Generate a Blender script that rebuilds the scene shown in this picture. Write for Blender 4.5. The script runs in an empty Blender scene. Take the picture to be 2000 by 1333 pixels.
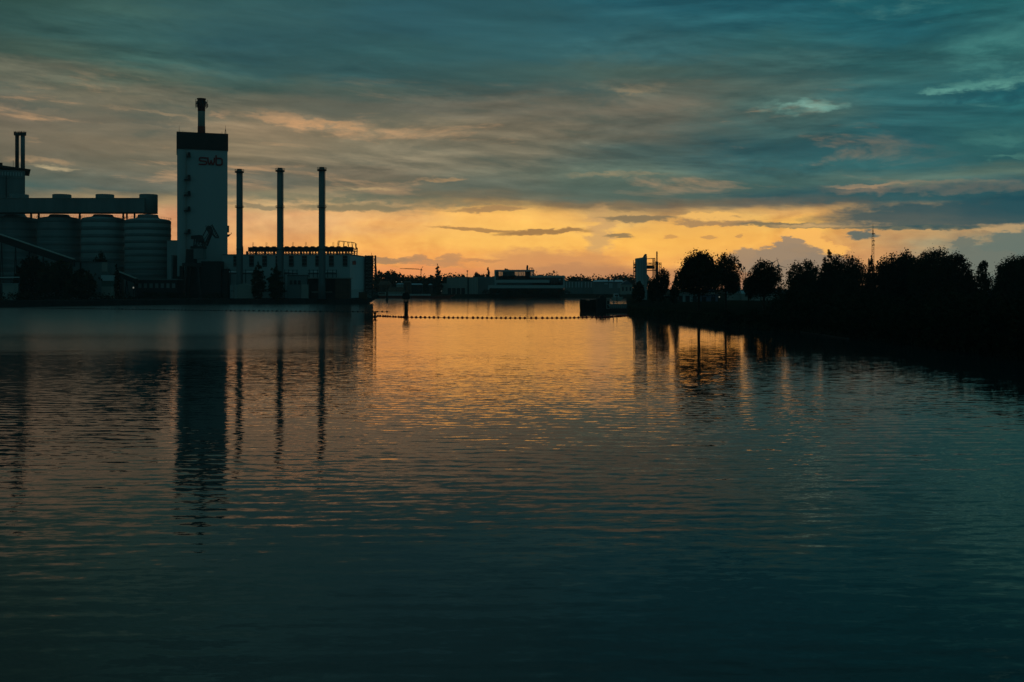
import bpy, math, random
from mathutils import Vector

# ------------------------------------------------------------------ scene, camera, light
sc = bpy.context.scene
COL = sc.collection
R = math.radians

cam_data = bpy.data.cameras.new('camera')
cam_data.sensor_width = 36.0
cam_data.lens = 36.0
cam_data.shift_y = -(666.5 - 560.0) / 2000.0
cam_data.clip_start = 0.5
cam_data.clip_end = 60000.0
cam = bpy.data.objects.new('camera', cam_data)
COL.objects.link(cam)
cam.location = (0, 0, 10)
cam.rotation_euler = (R(90), 0, 0)
sc.camera = cam

sc.view_settings.view_transform = 'Standard'
sc.view_settings.look = 'None'
sc.view_settings.gamma = 1.0
sc.view_settings.exposure = 0.0
sc.view_settings.use_curve_mapping = False
sc.cycles.use_denoising = True
sc.cycles.max_bounces = 6
sc.cycles.diffuse_bounces = 2
sc.cycles.glossy_bounces = 3
sc.cycles.caustics_reflective = False
sc.cycles.caustics_refractive = False

sun_d = bpy.data.lights.new('sun', 'SUN')
sun_d.energy = 0.0008     # already behind the cloud bank: next to nothing arrives directly
sun_d.angle = R(20)
sun_d.specular_factor = 0.0
sun_d.color = (1.0, 0.55, 0.25)
sun = bpy.data.objects.new('sun', sun_d)
COL.objects.link(sun)
SUN_EL, SUN_AZ = R(0.6), R(3.0)          # almost set, behind the cloud bank just right of the middle
sd = Vector((math.sin(SUN_AZ) * math.cos(SUN_EL), math.cos(SUN_AZ) * math.cos(SUN_EL), math.sin(SUN_EL)))
sun.rotation_euler = sd.to_track_quat('Z', 'Y').to_euler()


def lin(c):
    out = []
    for v in c:
        v = v / 255.0
        out.append(v / 12.92 if v <= 0.04045 else ((v + 0.055) / 1.055) ** 2.4)
    return tuple(out) + (1.0,)


class Graph:
    """small helper to write node trees as expressions"""
    def __init__(self, nt):
        self.nt = nt

    def node(self, t, **kw):
        n = self.nt.nodes.new(t)
        for k, v in kw.items():
            setattr(n, k, v)
        return n

    def put(self, sock, v):
        if isinstance(v, bpy.types.NodeSocket):
            self.nt.links.new(v, sock)
        elif v is not None:
            sock.default_value = v

    def m(self, op, a, b=None, c=None, clamp=False):
        n = self.node('ShaderNodeMath', operation=op, use_clamp=clamp)
        self.put(n.inputs[0], a)
        if b is not None: self.put(n.inputs[1], b)
        if c is not None: self.put(n.inputs[2], c)
        return n.outputs[0]

    def vec(self, x, y, z):
        n = self.node('ShaderNodeCombineXYZ')
        for i, v in enumerate((x, y, z)): self.put(n.inputs[i], v)
        return n.outputs[0]

    def sep(self, v):
        n = self.node('ShaderNodeSeparateXYZ')
        self.put(n.inputs[0], v)
        return n.outputs

    def noise(self, v, scale=1.0, detail=4.0, rough=0.5, dist=0.0):
        n = self.node('ShaderNodeTexNoise')
        n.noise_dimensions = '3D'
        self.put(n.inputs['Vector'], v)
        n.inputs['Scale'].default_value = scale
        n.inputs['Detail'].default_value = detail
        n.inputs['Roughness'].default_value = rough
        n.inputs['Distortion'].default_value = dist
        return n

    def maprange(self, v, a, b, c=0.0, d=1.0, smooth=False):
        n = self.node('ShaderNodeMapRange')
        n.interpolation_type = 'SMOOTHSTEP' if smooth else 'LINEAR'
        n.clamp = True
        self.put(n.inputs['Value'], v)
        for k, x in zip(('From Min', 'From Max', 'To Min', 'To Max'), (a, b, c, d)):
            self.put(n.inputs[k], x)
        return n.outputs[0]

    def mix(self, f, a, b, blend='MIX'):
        n = self.node('ShaderNodeMix', data_type='RGBA', blend_type=blend)
        n.clamp_factor = True
        self.put(n.inputs[0], f)
        self.put(n.inputs[6], a)
        self.put(n.inputs[7], b)
        return n.outputs[2]


# ------------------------------------------------------------------ the sky (world)
world = bpy.data.worlds.new('World')
sc.world = world
world.use_nodes = True
wt = world.node_tree
wt.nodes.clear()
g = Graph(wt)
tc = g.node('ShaderNodeTexCoord')
dirv = tc.outputs['Generated']
dx, dy, dz = g.sep(dirv)
K = 2000.0                               # sky units: 1/2000 rad of azimuth and elevation
az = g.m('MULTIPLY', g.m('ARCTAN2', dx, dy), K)
el = g.m('MULTIPLY', g.m('ARCSINE', dz), K)

# wavy displacement of the cloud field, seamless round the compass
sv = g.vec(g.m('MULTIPLY', dx, 1.0), g.m('MULTIPLY', dy, 1.0), g.m('MULTIPLY', g.m('ADD', dz, g.m('MULTIPLY', dx, 0.035)), 5.0))
nA = g.noise(sv, 3.2, 5.0, 0.55, 0.2)
nB = g.noise(sv, 16.0, 5.0, 0.6, 0.3)
nC = g.noise(g.vec(dx, dy, g.m('MULTIPLY', dz, 2.6)), 60.0, 5.0, 0.62)
ar, ag, ab = g.sep(nA.outputs['Color'])
br, bg_, bb = g.sep(nB.outputs['Color'])
cr, cg, cb = g.sep(nC.outputs['Color'])
half = lambda s: g.m('SUBTRACT', s, 0.5)
lift = g.maprange(el, 60.0, 260.0, 0.35, 1.0)
wA = g.m('ADD', az, g.m('ADD', g.m('MULTIPLY', half(ar), 420.0), g.m('MULTIPLY', half(br), 190.0)))
wE = g.m('ADD', el, g.m('MULTIPLY', lift, g.m('ADD', g.m('MULTIPLY', half(ag), 60.0), g.m('MULTIPLY', half(bg_), 52.0))))

XS = [-250, 0, 250, 500, 750, 1000, 1250, 1500, 1750, 2000, 2300]
ROWS = [
 (560, [(120,88,66),(180,120,80),(195,128,82),(205,135,84),(205,130,82),(190,128,86),(195,132,90),(150,120,98),(180,132,95),(95,105,95),(70,92,90)]),
 (540, [(120,90,68),(190,125,80),(205,140,85),(215,145,88),(226,146,85),(208,142,90),(212,146,90),(160,128,100),(192,140,95),(100,110,100),(70,95,95)]),
 (510, [(125,95,70),(200,140,90),(215,150,92),(226,160,92),(250,178,85),(245,170,85),(245,172,85),(215,155,92),(207,150,95),(108,117,106),(65,95,95)]),
 (475, [(120,95,72),(190,140,90),(212,155,100),(228,168,98),(250,188,90),(255,196,88),(255,188,85),(250,180,85),(210,160,100),(125,127,108),(60,92,95)]),
 (445, [(105,92,72),(160,125,85),(212,157,102),(218,170,107),(240,186,100),(255,200,95),(222,170,96),(245,185,90),(200,155,98),(130,125,100),(55,88,92)]),
 (425, [(95,90,74),(140,118,85),(205,157,106),(216,172,112),(232,184,106),(255,200,100),(200,156,96),(205,158,92),(150,125,90),(40,78,84),(30,70,80)]),
 (405, [(90,92,78),(115,108,88),(165,140,102),(205,168,116),(165,140,100),(160,130,86),(120,106,82),(95,94,84),(48,86,90),(25,72,82),(22,68,78)]),
 (385, [(75,92,84),(75,98,92),(100,104,92),(150,135,104),(105,106,88),(110,104,84),(82,100,90),(45,84,88),(40,86,92),(42,88,94),(35,80,86)]),
 (365, [(85,95,82),(92,100,88),(105,106,92),(102,102,88),(108,104,86),(98,105,92),(80,100,90),(62,96,92),(78,104,96),(80,104,94),(60,90,88)]),
 (340, [(95,95,80),(108,102,85),(112,108,90),(116,110,92),(112,104,86),(106,108,92),(88,106,94),(48,90,92),(46,94,96),(42,92,94),(32,84,90)]),
 (300, [(95,92,78),(112,104,86),(122,112,91),(138,124,98),(128,120,98),(112,108,90),(68,90,86),(42,84,88),(35,84,90),(45,98,98),(32,84,90)]),
 (260, [(95,92,78),(115,105,88),(112,107,90),(140,123,97),(122,113,91),(106,100,83),(94,97,86),(60,92,90),(40,90,94),(36,92,95),(28,82,90)]),
 (220, [(80,90,78),(98,102,88),(112,108,90),(106,106,90),(92,96,85),(105,102,88),(105,102,88),(68,96,91),(42,92,95),(28,86,92),(25,80,88)]),
 (185, [(85,92,78),(102,104,88),(82,96,83),(62,88,82),(75,92,84),(66,86,82),(92,99,88),(72,96,90),(48,94,94),(40,90,92),(28,82,88)]),
 (155, [(55,78,70),(62,84,75),(54,85,80),(50,84,84),(50,85,86),(58,90,88),(72,96,89),(56,90,88),(40,88,90),(40,95,96),(30,84,90)]),
 (110, [(45,72,68),(48,78,74),(53,90,88),(46,84,88),(48,88,90),(48,90,94),(49,92,96),(44,90,92),(30,86,94),(42,98,100),(30,85,92)]),
 (60,  [(45,75,70),(50,82,76),(60,94,88),(52,92,94),(45,88,95),(45,90,96),(42,90,98),(35,88,96),(28,88,96),(34,94,98),(28,82,90)]),
 (0,   [(38,68,66),(42,74,72),(46,86,86),(48,92,96),(45,90,98),(42,88,96),(32,84,95),(26,80,92),(23,82,92),(22,80,90),(22,76,86)]),
 (-200,[(38,68,68),(42,74,74),(44,80,82),(46,84,88),(44,84,90),(42,83,90),(36,80,90),(32,78,88),(28,78,87),(26,76,86),(25,75,84)]),
]
ROWS = [(y, [(c[0], c[1] * (.955 if 420 < y < 515 and i <= 5 else 1), c[2]) for i, c in enumerate(cols)]) for y, cols in ROWS]
BACK = (36, 74, 80)
def row(cols):
    n = g.node('ShaderNodeValToRGB')
    r = n.color_ramp
    r.interpolation = 'EASE'
    S = 6283.2
    stops = [(-4200, BACK)] + [(math.atan((x - 1000) / 2000) * K, c) for x, c in zip(XS, cols)] + [(3600, BACK)]
    while len(r.elements) < len(stops):
        r.elements.new(0.5)
    for e, (a, c) in zip(r.elements, stops):
        e.position = (a + S) / (2 * S)
    for e, (a, c) in zip(r.elements, stops):
        e.color = lin(c)
    wt.links.new(t_az, n.inputs[0])
    return n.outputs[0]
t_az = g.m('DIVIDE', g.m('ADD', wA, 6283.2), 12566.4)
sky = row(ROWS[0][1])
for (y0, _), (y1, cols) in zip(ROWS[:-1], ROWS[1:]):
    f = g.maprange(wE, 560.0 - y0, 560.0 - y1, smooth=True)
    sky = g.mix(f, sky, row(cols))
sky = g.mix(g.maprange(el, 900.0, 2400.0), sky, lin(BACK))

# streaks: thin dark and light veins in the deck, stronger above the glow
upper = g.maprange(el, 120.0, 220.0)
sv2 = g.vec(g.m('ADD', dx, g.m('MULTIPLY', half(ab), 0.05)), dy, g.m('MULTIPLY', g.m('ADD', dz, g.m('MULTIPLY', dx, 0.04)), 6.0))
nS = g.noise(sv2, 6.0, 8.0, 0.64, 0.35)
nT = g.noise(sv2, 2.4, 6.0, 0.58, 0.3)
s1 = g.m('SUBTRACT', nS.outputs['Fac'], 0.5)
t1 = g.m('SUBTRACT', nT.outputs['Fac'], 0.5)
gain = g.m('ADD', 1.0, g.m('MULTIPLY', g.m('ADD', g.m('MULTIPLY', s1, 1.2), g.m('MULTIPLY', t1, 0.9)), g.m('ADD', 0.12, g.m('MULTIPLY', upper, 0.50))))
gain = g.m('MAXIMUM', gain, 0.35)
sky = g.mix(1.0, sky, g.vec(gain, gain, gain), 'MULTIPLY')

# relief: cloud folds lit from low in front, shaded behind
nE = g.noise(g.vec(g.m('ADD', dx, g.m('MULTIPLY', half(ab), 0.05)), dy, g.m('ADD', g.m('MULTIPLY', g.m('ADD', dz, g.m('MULTIPLY', dx, 0.04)), 6.0), -0.035)), 6.0, 8.0, 0.64, 0.35)
relief = g.m('MULTIPLY', g.m('SUBTRACT', nS.outputs['Fac'], nE.outputs['Fac']), g.m('MULTIPLY', g.m('ADD', 0.3, g.m('MULTIPLY', upper, 2.0)), g.maprange(nT.outputs['Fac'], 0.42, 0.62, 0.12, 1.0)))
relief = g.m('MINIMUM', g.m('MAXIMUM', relief, -0.18), 0.28)
rg = g.m('ADD', 1.0, relief)
sky = g.mix(1.0, sky, g.vec(g.m('MULTIPLY_ADD', relief, 1.25, 1.0), rg, g.m('MULTIPLY_ADD', relief, 0.85, 1.0)), 'MULTIPLY')

# warm-lit undersides: left and middle, 180..400 units up
warm_zone = g.m('MULTIPLY', g.maprange(az, 900.0, 300.0, smooth=True), g.m('MULTIPLY', g.maprange(el, 150.0, 210.0), g.maprange(el, 400.0, 330.0)))
warm_zone = g.m('MULTIPLY', warm_zone, g.maprange(az, -1500.0, -1000.0))
nW = g.noise(sv2, 5.5, 8.0, 0.66, 0.35)
wf = g.m('MULTIPLY', g.maprange(nW.outputs['Fac'], 0.53, 0.68, smooth=True), warm_zone)
sky = g.mix(g.m('MULTIPLY', wf, 0.75), sky, lin((196, 154, 112)))
cool = g.m('MULTIPLY', g.maprange(nW.outputs['Fac'], 0.46, 0.30, smooth=True), warm_zone)
sky = g.mix(g.m('MULTIPLY', cool, 0.55), sky, lin((72, 88, 80)))
# pale teal breaks at the right
cool_zone = g.m('MULTIPLY', g.maprange(az, 420.0, 900.0), g.m('MULTIPLY', g.maprange(el, 190.0, 260.0), g.maprange(az, 1900.0, 1300.0)))
nR = g.noise(sv2, 8.0, 8.0, 0.66, 0.4)
cf = g.m('MULTIPLY', g.maprange(nR.outputs['Fac'], 0.57, 0.72, smooth=True), cool_zone)
sky = g.mix(g.m('MULTIPLY', cf, 0.55), sky, lin((95, 148, 138)))

# billowing, unevenly lit vapour in the glow
nG = g.noise(g.vec(dx, dy, g.m('MULTIPLY', dz, 1.7)), 15.0, 8.0, 0.6, 0.6)
glowz = g.m('MULTIPLY', g.maprange(el, 200.0, 130.0), g.maprange(el, -10.0, 30.0))
gf = g.m('ADD', g.m('SUBTRACT', nG.outputs['Fac'], 0.5), g.m('MULTIPLY', half(cb), 0.35))
gg_ = g.m('MULTIPLY', gf, glowz)
sky = g.mix(1.0, sky, g.vec(g.m('MULTIPLY_ADD', gg_, 0.75, 1.0), g.m('MULTIPLY_ADD', gg_, 1.15, 1.0), g.m('MULTIPLY_ADD', gg_, 1.1, 1.0)), 'MULTIPLY')

# single clouds; ragged edges from two noises
ragE = g.m('ADD', el, g.m('ADD', g.m('MULTIPLY', half(bb), 34.0), g.m('MULTIPLY', half(cg), 38.0)))
ragA = g.m('ADD', az, g.m('ADD', g.m('MULTIPLY', half(br), 90.0), g.m('MULTIPLY', half(cr), 70.0)))
def blob(sky, x, y, rx, ry, col, op=1.0, soft=0.6, slope=0.0, rag=1.0, flat=0.0):
    """one cloud at the direction that photo point x, y looks at; slope: how it leans; flat: cuts its base"""
    a0 = math.atan((x - 1000) / 2000) * K
    e0 = (560 - y) * math.cos(a0 / K)
    if rag == 1.0: A, E = ragA, ragE
    else:
        E = g.m('ADD', el, g.m('MULTIPLY', g.m('SUBTRACT', ragE, el), rag))
        A = g.m('ADD', az, g.m('MULTIPLY', g.m('SUBTRACT', ragA, az), rag))
    da = g.m('SUBTRACT', A, a0)
    de = g.m('SUBTRACT', E, e0)
    if slope: de = g.m('MULTIPLY_ADD', da, slope, de)
    if flat:   # below the centre the cloud ends sooner
        de = g.m('MULTIPLY', de, g.m('ADD', 1.0, g.m('MULTIPLY', g.m('LESS_THAN', de, 0.0), flat)))
    q = g.m('ADD', g.m('POWER', g.m('DIVIDE', da, rx), 2.0), g.m('POWER', g.m('DIVIDE', de, ry), 2.0))
    q = g.m('MULTIPLY_ADD', s1, 1.6 if soft > .5 else .5, g.m('ADD', q, -0.1))
    f = g.maprange(q, 1.0 + soft * 0.55, 1.0 - soft * 1.15, 0.0, op, smooth=True)
    if soft > .6 and y < 400: f = g.m('MULTIPLY', f, fray)
    return g.mix(f, sky, lin(col))

fray = g.m('MULTIPLY', g.maprange(nS.outputs['Fac'], 0.40, 0.60, 0.25, 1.0), g.maprange(cg, 0.32, 0.58, 0.35, 1.0))
BL = [
 # behind: bright cumulus heads and the shadow bays between them
 dict(x=990, y=452, rx=170, ry=52, col=(255,198,98), op=.5, soft=.9),
 dict(x=1330, y=470, rx=150, ry=40, col=(255,192,90), op=.5, soft=.9),
 dict(x=1172, y=455, rx=26, ry=48, col=(205,160,104), op=.8, soft=.8),
 dict(x=1215, y=425, rx=60, ry=14, col=(200,160,100), op=.7, soft=.8),
 dict(x=1575, y=478, rx=50, ry=26, col=(252,186,94), op=.95, soft=.3, slope=.35),
 dict(x=1618, y=494, rx=26, ry=16, col=(252,186,94), op=.95, soft=.3),
 dict(x=1540, y=520, rx=66, ry=42, col=(152,130,106), op=.95, soft=.25),
 dict(x=1536, y=476, rx=24, ry=14, col=(158,134,108), op=.95, soft=.3),
 dict(x=1490, y=508, rx=60, ry=22, col=(158,134,108), op=.9, soft=.35),
 dict(x=1600, y=530, rx=70, ry=32, col=(150,130,108), op=.9, soft=.35),
 dict(x=1980, y=500, rx=58, ry=56, col=(104,116,106), op=.95, soft=.35),
 dict(x=1925, y=512, rx=60, ry=26, col=(112,118,106), op=.9, soft=.35, slope=.2),
 dict(x=1882, y=482, rx=14, ry=15, col=(110,116,104), op=.9, soft=.4, slope=.5),
 dict(x=1950, y=448, rx=50, ry=12, col=(196,160,110), op=.75, soft=.6),
 dict(x=1686, y=461, rx=36, ry=9, col=(92,104,98), op=.95, soft=.45, rag=.7),
 # low soft clouds near the horizon
 dict(x=1080, y=510, rx=150, ry=22, col=(205,145,92), op=.75, soft=.9),
 dict(x=1150, y=540, rx=190, ry=20, col=(182,130,90), op=.7, soft=.9),
 dict(x=850, y=512, rx=60, ry=10, col=(196,140,92), op=.85, soft=.7),
 dict(x=795, y=506, rx=55, ry=7, col=(190,140,95), op=.8, soft=.7),
 dict(x=880, y=503, rx=26, ry=8, col=(196,142,92), op=.8, soft=.6),
 dict(x=752, y=509, rx=62, ry=9, col=(172,132,92), op=.9, soft=.7),
 dict(x=940, y=508, rx=40, ry=4, col=(200,140,86), op=.8, soft=.7, rag=.5),
 dict(x=800, y=530, rx=150, ry=10, col=(236,150,92), op=.6, soft=.9),
 # dark slender clouds in front of the glow
 dict(x=1065, y=453, rx=95, ry=5.5, col=(150,112,70), op=.9, soft=.6, slope=-.035, rag=.55),
 dict(x=930, y=447, rx=95, ry=3.8, col=(165,122,74), op=.85, soft=.7, slope=.05, rag=.5),
 dict(x=1208, y=461, rx=30, ry=4, col=(140,118,84), op=.9, soft=.6, rag=.5),
 dict(x=1245, y=428, rx=75, ry=7, col=(128,112,84), op=.9, soft=.6, rag=.6),
 dict(x=960, y=409, rx=75, ry=7, col=(165,128,84), op=.9, soft=.6, slope=-.05, rag=.7),
 dict(x=700, y=407, rx=130, ry=8, col=(128,118,90), op=.9, soft=.7, rag=.6),
 dict(x=505, y=405, rx=55, ry=6, col=(138,124,96), op=.85, soft=.7, slope=.08, rag=.6),
 dict(x=660, y=388, rx=330, ry=9, col=(96,106,88), op=.8, soft=.8, slope=.02, rag=.7),
 dict(x=1310, y=462, rx=12, ry=3, col=(205,150,84), op=.8, soft=.6, rag=.4),
 dict(x=1385, y=464, rx=14, ry=3.5, col=(200,148,86), op=.8, soft=.6, rag=.4),
 dict(x=1447, y=461, rx=6, ry=4, col=(200,148,86), op=.8, soft=.6, rag=.4),
 dict(x=1400, y=435, rx=85, ry=7, col=(160,126,88), op=.85, soft=.6, slope=-.02, rag=.8),
 dict(x=1560, y=440, rx=115, ry=5, col=(110,104,84), op=.9, soft=.6, slope=.04, rag=.5),
 dict(x=1790, y=446, rx=120, ry=4.5, col=(92,100,86), op=.9, soft=.6, slope=.02, rag=.5),
 dict(x=1700, y=438, rx=160, ry=5, col=(214,170,108), op=.75, soft=.7, rag=.5),
 dict(x=1860, y=420, rx=230, ry=24, col=(34,76,84), op=.9, soft=.6, rag=.9),
 dict(x=1380, y=424, rx=70, ry=9, col=(245,188,100), op=.8, soft=.7, rag=.9),
 # bright breaks and lit rims in the deck
 dict(x=1830, y=367, rx=190, ry=13, col=(158,128,98), op=.9, soft=.8, slope=.01),
 dict(x=1690, y=363, rx=70, ry=4, col=(190,150,108), op=.8, soft=.7, rag=.5),
 dict(x=1760, y=384, rx=230, ry=9, col=(44,84,88), op=.85, soft=.7, rag=.8),
 dict(x=1200, y=342, rx=95, ry=5, col=(168,146,108), op=.75, soft=.8, rag=.6),
 dict(x=1570, y=211, rx=75, ry=13, col=(122,172,158), op=.95, soft=.9, rag=.9),
 dict(x=1545, y=209, rx=28, ry=6, col=(138,186,170), op=.8, soft=.9, rag=.9),
 dict(x=1835, y=183, rx=45, ry=7, col=(100,158,146), op=.8, soft=.9, rag=.9),
 dict(x=1970, y=168, rx=140, ry=12, col=(92,150,138), op=.85, soft=.9, slope=-.02),
 dict(x=1970, y=105, rx=110, ry=45, col=(72,132,126), op=.8, soft=.95),
 dict(x=1960, y=272, rx=70, ry=10, col=(72,128,120), op=.7, soft=.95),
 dict(x=1985, y=308, rx=45, ry=5, col=(92,145,130), op=.7, soft=.9),
 dict(x=1960, y=188, rx=130, ry=12, col=(24,74,84), op=.8, soft=.9),
 dict(x=1235, y=182, rx=55, ry=9, col=(142,126,98), op=.75, soft=.9),
 dict(x=1150, y=185, rx=80, ry=16, col=(56,84,82), op=.8, soft=.9, slope=.28),
 dict(x=545, y=234, rx=60, ry=11, col=(206,158,112), op=.9, soft=.9, slope=.1),
 dict(x=440, y=229, rx=22, ry=6, col=(182,144,108), op=.75, soft=.9),
 dict(x=625, y=246, rx=80, ry=8, col=(206,156,108), op=.85, soft=.9, slope=.07, rag=.8),
 dict(x=700, y=225, rx=190, ry=16, col=(96,98,84), op=.7, soft=.9, slope=.12),
 dict(x=300, y=224, rx=90, ry=4, col=(160,136,104), op=.7, soft=.9, slope=.1, rag=.7),
 dict(x=280, y=234, rx=110, ry=7, col=(86,92,82), op=.7, soft=.9, slope=.08),
 dict(x=90, y=318, rx=52, ry=7, col=(172,142,106), op=.85, soft=.9, rag=.8),
 dict(x=108, y=331, rx=40, ry=3, col=(206,182,138), op=.85, soft=.9, slope=.05, rag=.5),
 dict(x=868, y=349, rx=45, ry=3.5, col=(206,158,104), op=.8, soft=.9, rag=.5),
 dict(x=720, y=371, rx=55, ry=2.6, col=(200,170,118), op=.8, soft=.9, slope=.02, rag=.4),
 dict(x=120, y=176, rx=170, ry=9, col=(122,116,94), op=.6, soft=.9, slope=.1),
 dict(x=40, y=206, rx=110, ry=7, col=(70,86,80), op=.6, soft=.9, slope=.08),
]
for b in BL:
    sky = blob(sky, **b)

boost = g.maprange(el, 230.0, 90.0, 1.07, 1.24)       # the haze takes this much of the low sky away again
sky = g.mix(1.0, sky, g.vec(boost, boost, boost), 'MULTIPLY')
sky = g.mix(g.maprange(el, -4.0, -60.0), sky, lin((26, 40, 40)))
bgn = g.node('ShaderNodeBackground')
wt.links.new(sky, bgn.inputs['Color'])
bgn.inputs['Strength'].default_value = 1.0
nish = g.node('ShaderNodeTexSky', sky_type='NISHITA')
nish.sun_disc = False
nish.sun_elevation = SUN_EL
nish.sun_rotation = SUN_AZ
bg2 = g.node('ShaderNodeBackground')
wt.links.new(nish.outputs[0], bg2.inputs['Color'])
bg2.inputs['Strength'].default_value = 0.001      # dusk: most of the clear sky is behind the cloud deck
addn = g.node('ShaderNodeAddShader')
wt.links.new(bgn.outputs[0], addn.inputs[0])
wt.links.new(bg2.outputs[0], addn.inputs[1])
outw = g.node('ShaderNodeOutputWorld')
wt.links.new(addn.outputs[0], outw.inputs['Surface'])
world.cycles.sampling_method = 'MANUAL'
world.cycles.sample_map_resolution = 512

# ------------------------------------------------------------------ helpers
def tag(o, label=None, cat=None, group=None, kind=None):
    if label: o['label'] = label
    if cat: o['category'] = cat
    if group: o['group'] = group
    if kind: o['kind'] = kind
    return o

def PX(x, D): return (x - 1000.0) / 2000.0 * D
def PZ(y, D): return 10.0 - (y - 560.0) * D / 2000.0
def S(px, D): return px * D / 2000.0

MATS = {}
def mat(name, rgb, rough=0.8, var=0.18, scale=0.3, metal=0.0, emit=None, spec=0.12, streak=False):
    if name in MATS: return MATS[name]
    m_ = bpy.data.materials.new(name)
    m_.use_nodes = True
    nt = m_.node_tree
    gg = Graph(nt)
    p = nt.nodes['Principled BSDF']
    t = gg.node('ShaderNodeTexCoord').outputs['Object']
    if streak:
        x, y, z = gg.sep(t)
        t = gg.vec(gg.m('MULTIPLY', x, 1.0), gg.m('MULTIPLY', y, 1.0), gg.m('MULTIPLY', z, 0.12))
    n1 = gg.noise(t, scale, 6.0, 0.6)
    f = gg.maprange(n1.outputs['Fac'], 0.3, 0.7)
    a = tuple(max(0, c * (1 - var)) for c in rgb) + (1,)
    b = tuple(min(1, c * (1 + var)) for c in rgb) + (1,)
    nt.links.new(gg.mix(f, a, b), p.inputs['Base Color'])
    p.inputs['Roughness'].default_value = rough
    p.inputs['Metallic'].default_value = metal
    p.inputs['Specular IOR Level'].default_value = spec
    if emit:
        p.inputs['Emission Color'].default_value = tuple(emit[:3]) + (1,)
        p.inputs['Emission Strength'].default_value = emit[3]
    MATS[name] = m_
    return m_

def empty(name, loc, label=None, cat=None, group=None, kind=None):
    o = bpy.data.objects.new(name, None)
    o.empty_display_size = 1.0
    COL.objects.link(o)
    o.location = loc
    return tag(o, label, cat, group, kind)

class MB:
    """collects shapes in a frame (origin ox, oy, turned by ang) and links them as one mesh"""
    def __init__(self, frame=None):
        self.v, self.f = [], []
        self.fr = frame
    def T(self, p):
        if not self.fr: return (p[0], p[1], p[2])
        ox, oy, a = self.fr
        c, s = math.cos(a), math.sin(a)
        return (ox + p[0] * c - p[1] * s, oy + p[0] * s + p[1] * c, p[2])
    def add(self, pts, faces):
        k = len(self.v)
        self.v += [self.T(p) for p in pts]
        self.f += [tuple(k + i for i in f) for f in faces]
        return self
    def box(self, x0, x1, y0, y1, z0, z1):
        return self.add([(x0,y0,z0),(x1,y0,z0),(x1,y1,z0),(x0,y1,z0),(x0,y0,z1),(x1,y0,z1),(x1,y1,z1),(x0,y1,z1)],
                        [(0,3,2,1),(4,5,6,7),(0,1,5,4),(1,2,6,5),(2,3,7,6),(3,0,4,7)])
    def cyl(self, cx, cy, z0, z1, r0, r1=None, n=20, cap=True):
        if r1 is None: r1 = r0
        pts = []
        for z, r in ((z0, r0), (z1, r1)):
            for i in range(n):
                a = 2 * math.pi * i / n
                pts.append((cx + r * math.cos(a), cy + r * math.sin(a), z))
        fs = [(i, (i + 1) % n, n + (i + 1) % n, n + i) for i in range(n)]
        if cap: fs += [tuple(range(n - 1, -1, -1)), tuple(range(n, 2 * n))]
        return self.add(pts, fs)
    def beam(self, p, q, w, n=4, w2=None):
        p, q = Vector(p), Vector(q)
        d = (q - p)
        if d.length < 1e-6: return self
        d.normalize()
        up = Vector((0, 0, 1)) if abs(d.z) < 0.9 else Vector((0, 1, 0))
        a = d.cross(up).normalized(); b = d.cross(a).normalized()
        w2 = w if w2 is None else w2
        pts = []
        for base, ww in ((p, w), (q, w2)):
            for i in range(n):
                t = 2 * math.pi * (i + .5) / n
                o = base + (a * math.cos(t) + b * math.sin(t)) * ww * (0.7071 if n == 4 else 0.5)
                pts.append(tuple(o))
        fs = [(i, (i + 1) % n, n + (i + 1) % n, n + i) for i in range(n)]
        fs += [tuple(range(n - 1, -1, -1)), tuple(range(n, 2 * n))]
        return self.add(pts, fs)
    def poly(self, pts, w, n=4):
        for a, b in zip(pts[:-1], pts[1:]): self.beam(a, b, w, n)
        return self
    def prism(self, prof, y0, y1):
        """prof: (x, z) outline, pushed from y0 to y1"""
        n = len(prof)
        pts = [(x, y0, z) for x, z in prof] + [(x, y1, z) for x, z in prof]
        fs = [(i, (i + 1) % n, n + (i + 1) % n, n + i) for i in range(n)]
        fs += [tuple(range(n - 1, -1, -1)), tuple(range(n, 2 * n))]
        return self.add(pts, fs)
    def lathe(self, cx, cy, prof, n=24):
        pts = []
        for r, z in prof:
            for i in range(n):
                a = 2 * math.pi * i / n
                pts.append((cx + r * math.cos(a), cy + r * math.sin(a), z))
        fs = []
        for k in range(len(prof) - 1):
            for i in range(n):
                fs.append((k*n+i, k*n+(i+1) % n, (k+1)*n+(i+1) % n, (k+1)*n+i))
        fs += [tuple(range(n - 1, -1, -1)), tuple(range((len(prof)-1)*n, len(prof)*n))]
        return self.add(pts, fs)
    def build(self, name, m_, parent=None, smooth=False):
        base = Vector((0, 0, 0))
        q = parent
        while q is not None:
            base += q.location; q = q.parent
        me = bpy.data.meshes.new(name)
        me.from_pydata([(a - base.x, b - base.y, c - base.z) for a, b, c in self.v], [], self.f)
        me.materials.append(m_)
        if smooth:
            me.polygons.foreach_set('use_smooth', [len(p.vertices) == 4 for p in me.polygons])
        me.update()
        o = bpy.data.objects.new(name, me)
        COL.objects.link(o)
        if parent is not None: o.parent = parent
        return o
    def alone(self, name, m_, label, cat, group=None, smooth=False):
        """a thing that is one mesh, its origin at its base"""
        xs = [p[0] for p in self.v]; ys = [p[1] for p in self.v]; zs = [p[2] for p in self.v]
        o = self.build(name, m_, None, smooth)
        c = Vector(((min(xs)+max(xs))/2, (min(ys)+max(ys))/2, min(zs)))
        for v in o.data.vertices: v.co -= c
        o.location = c
        return tag(o, label, cat, group)

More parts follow.
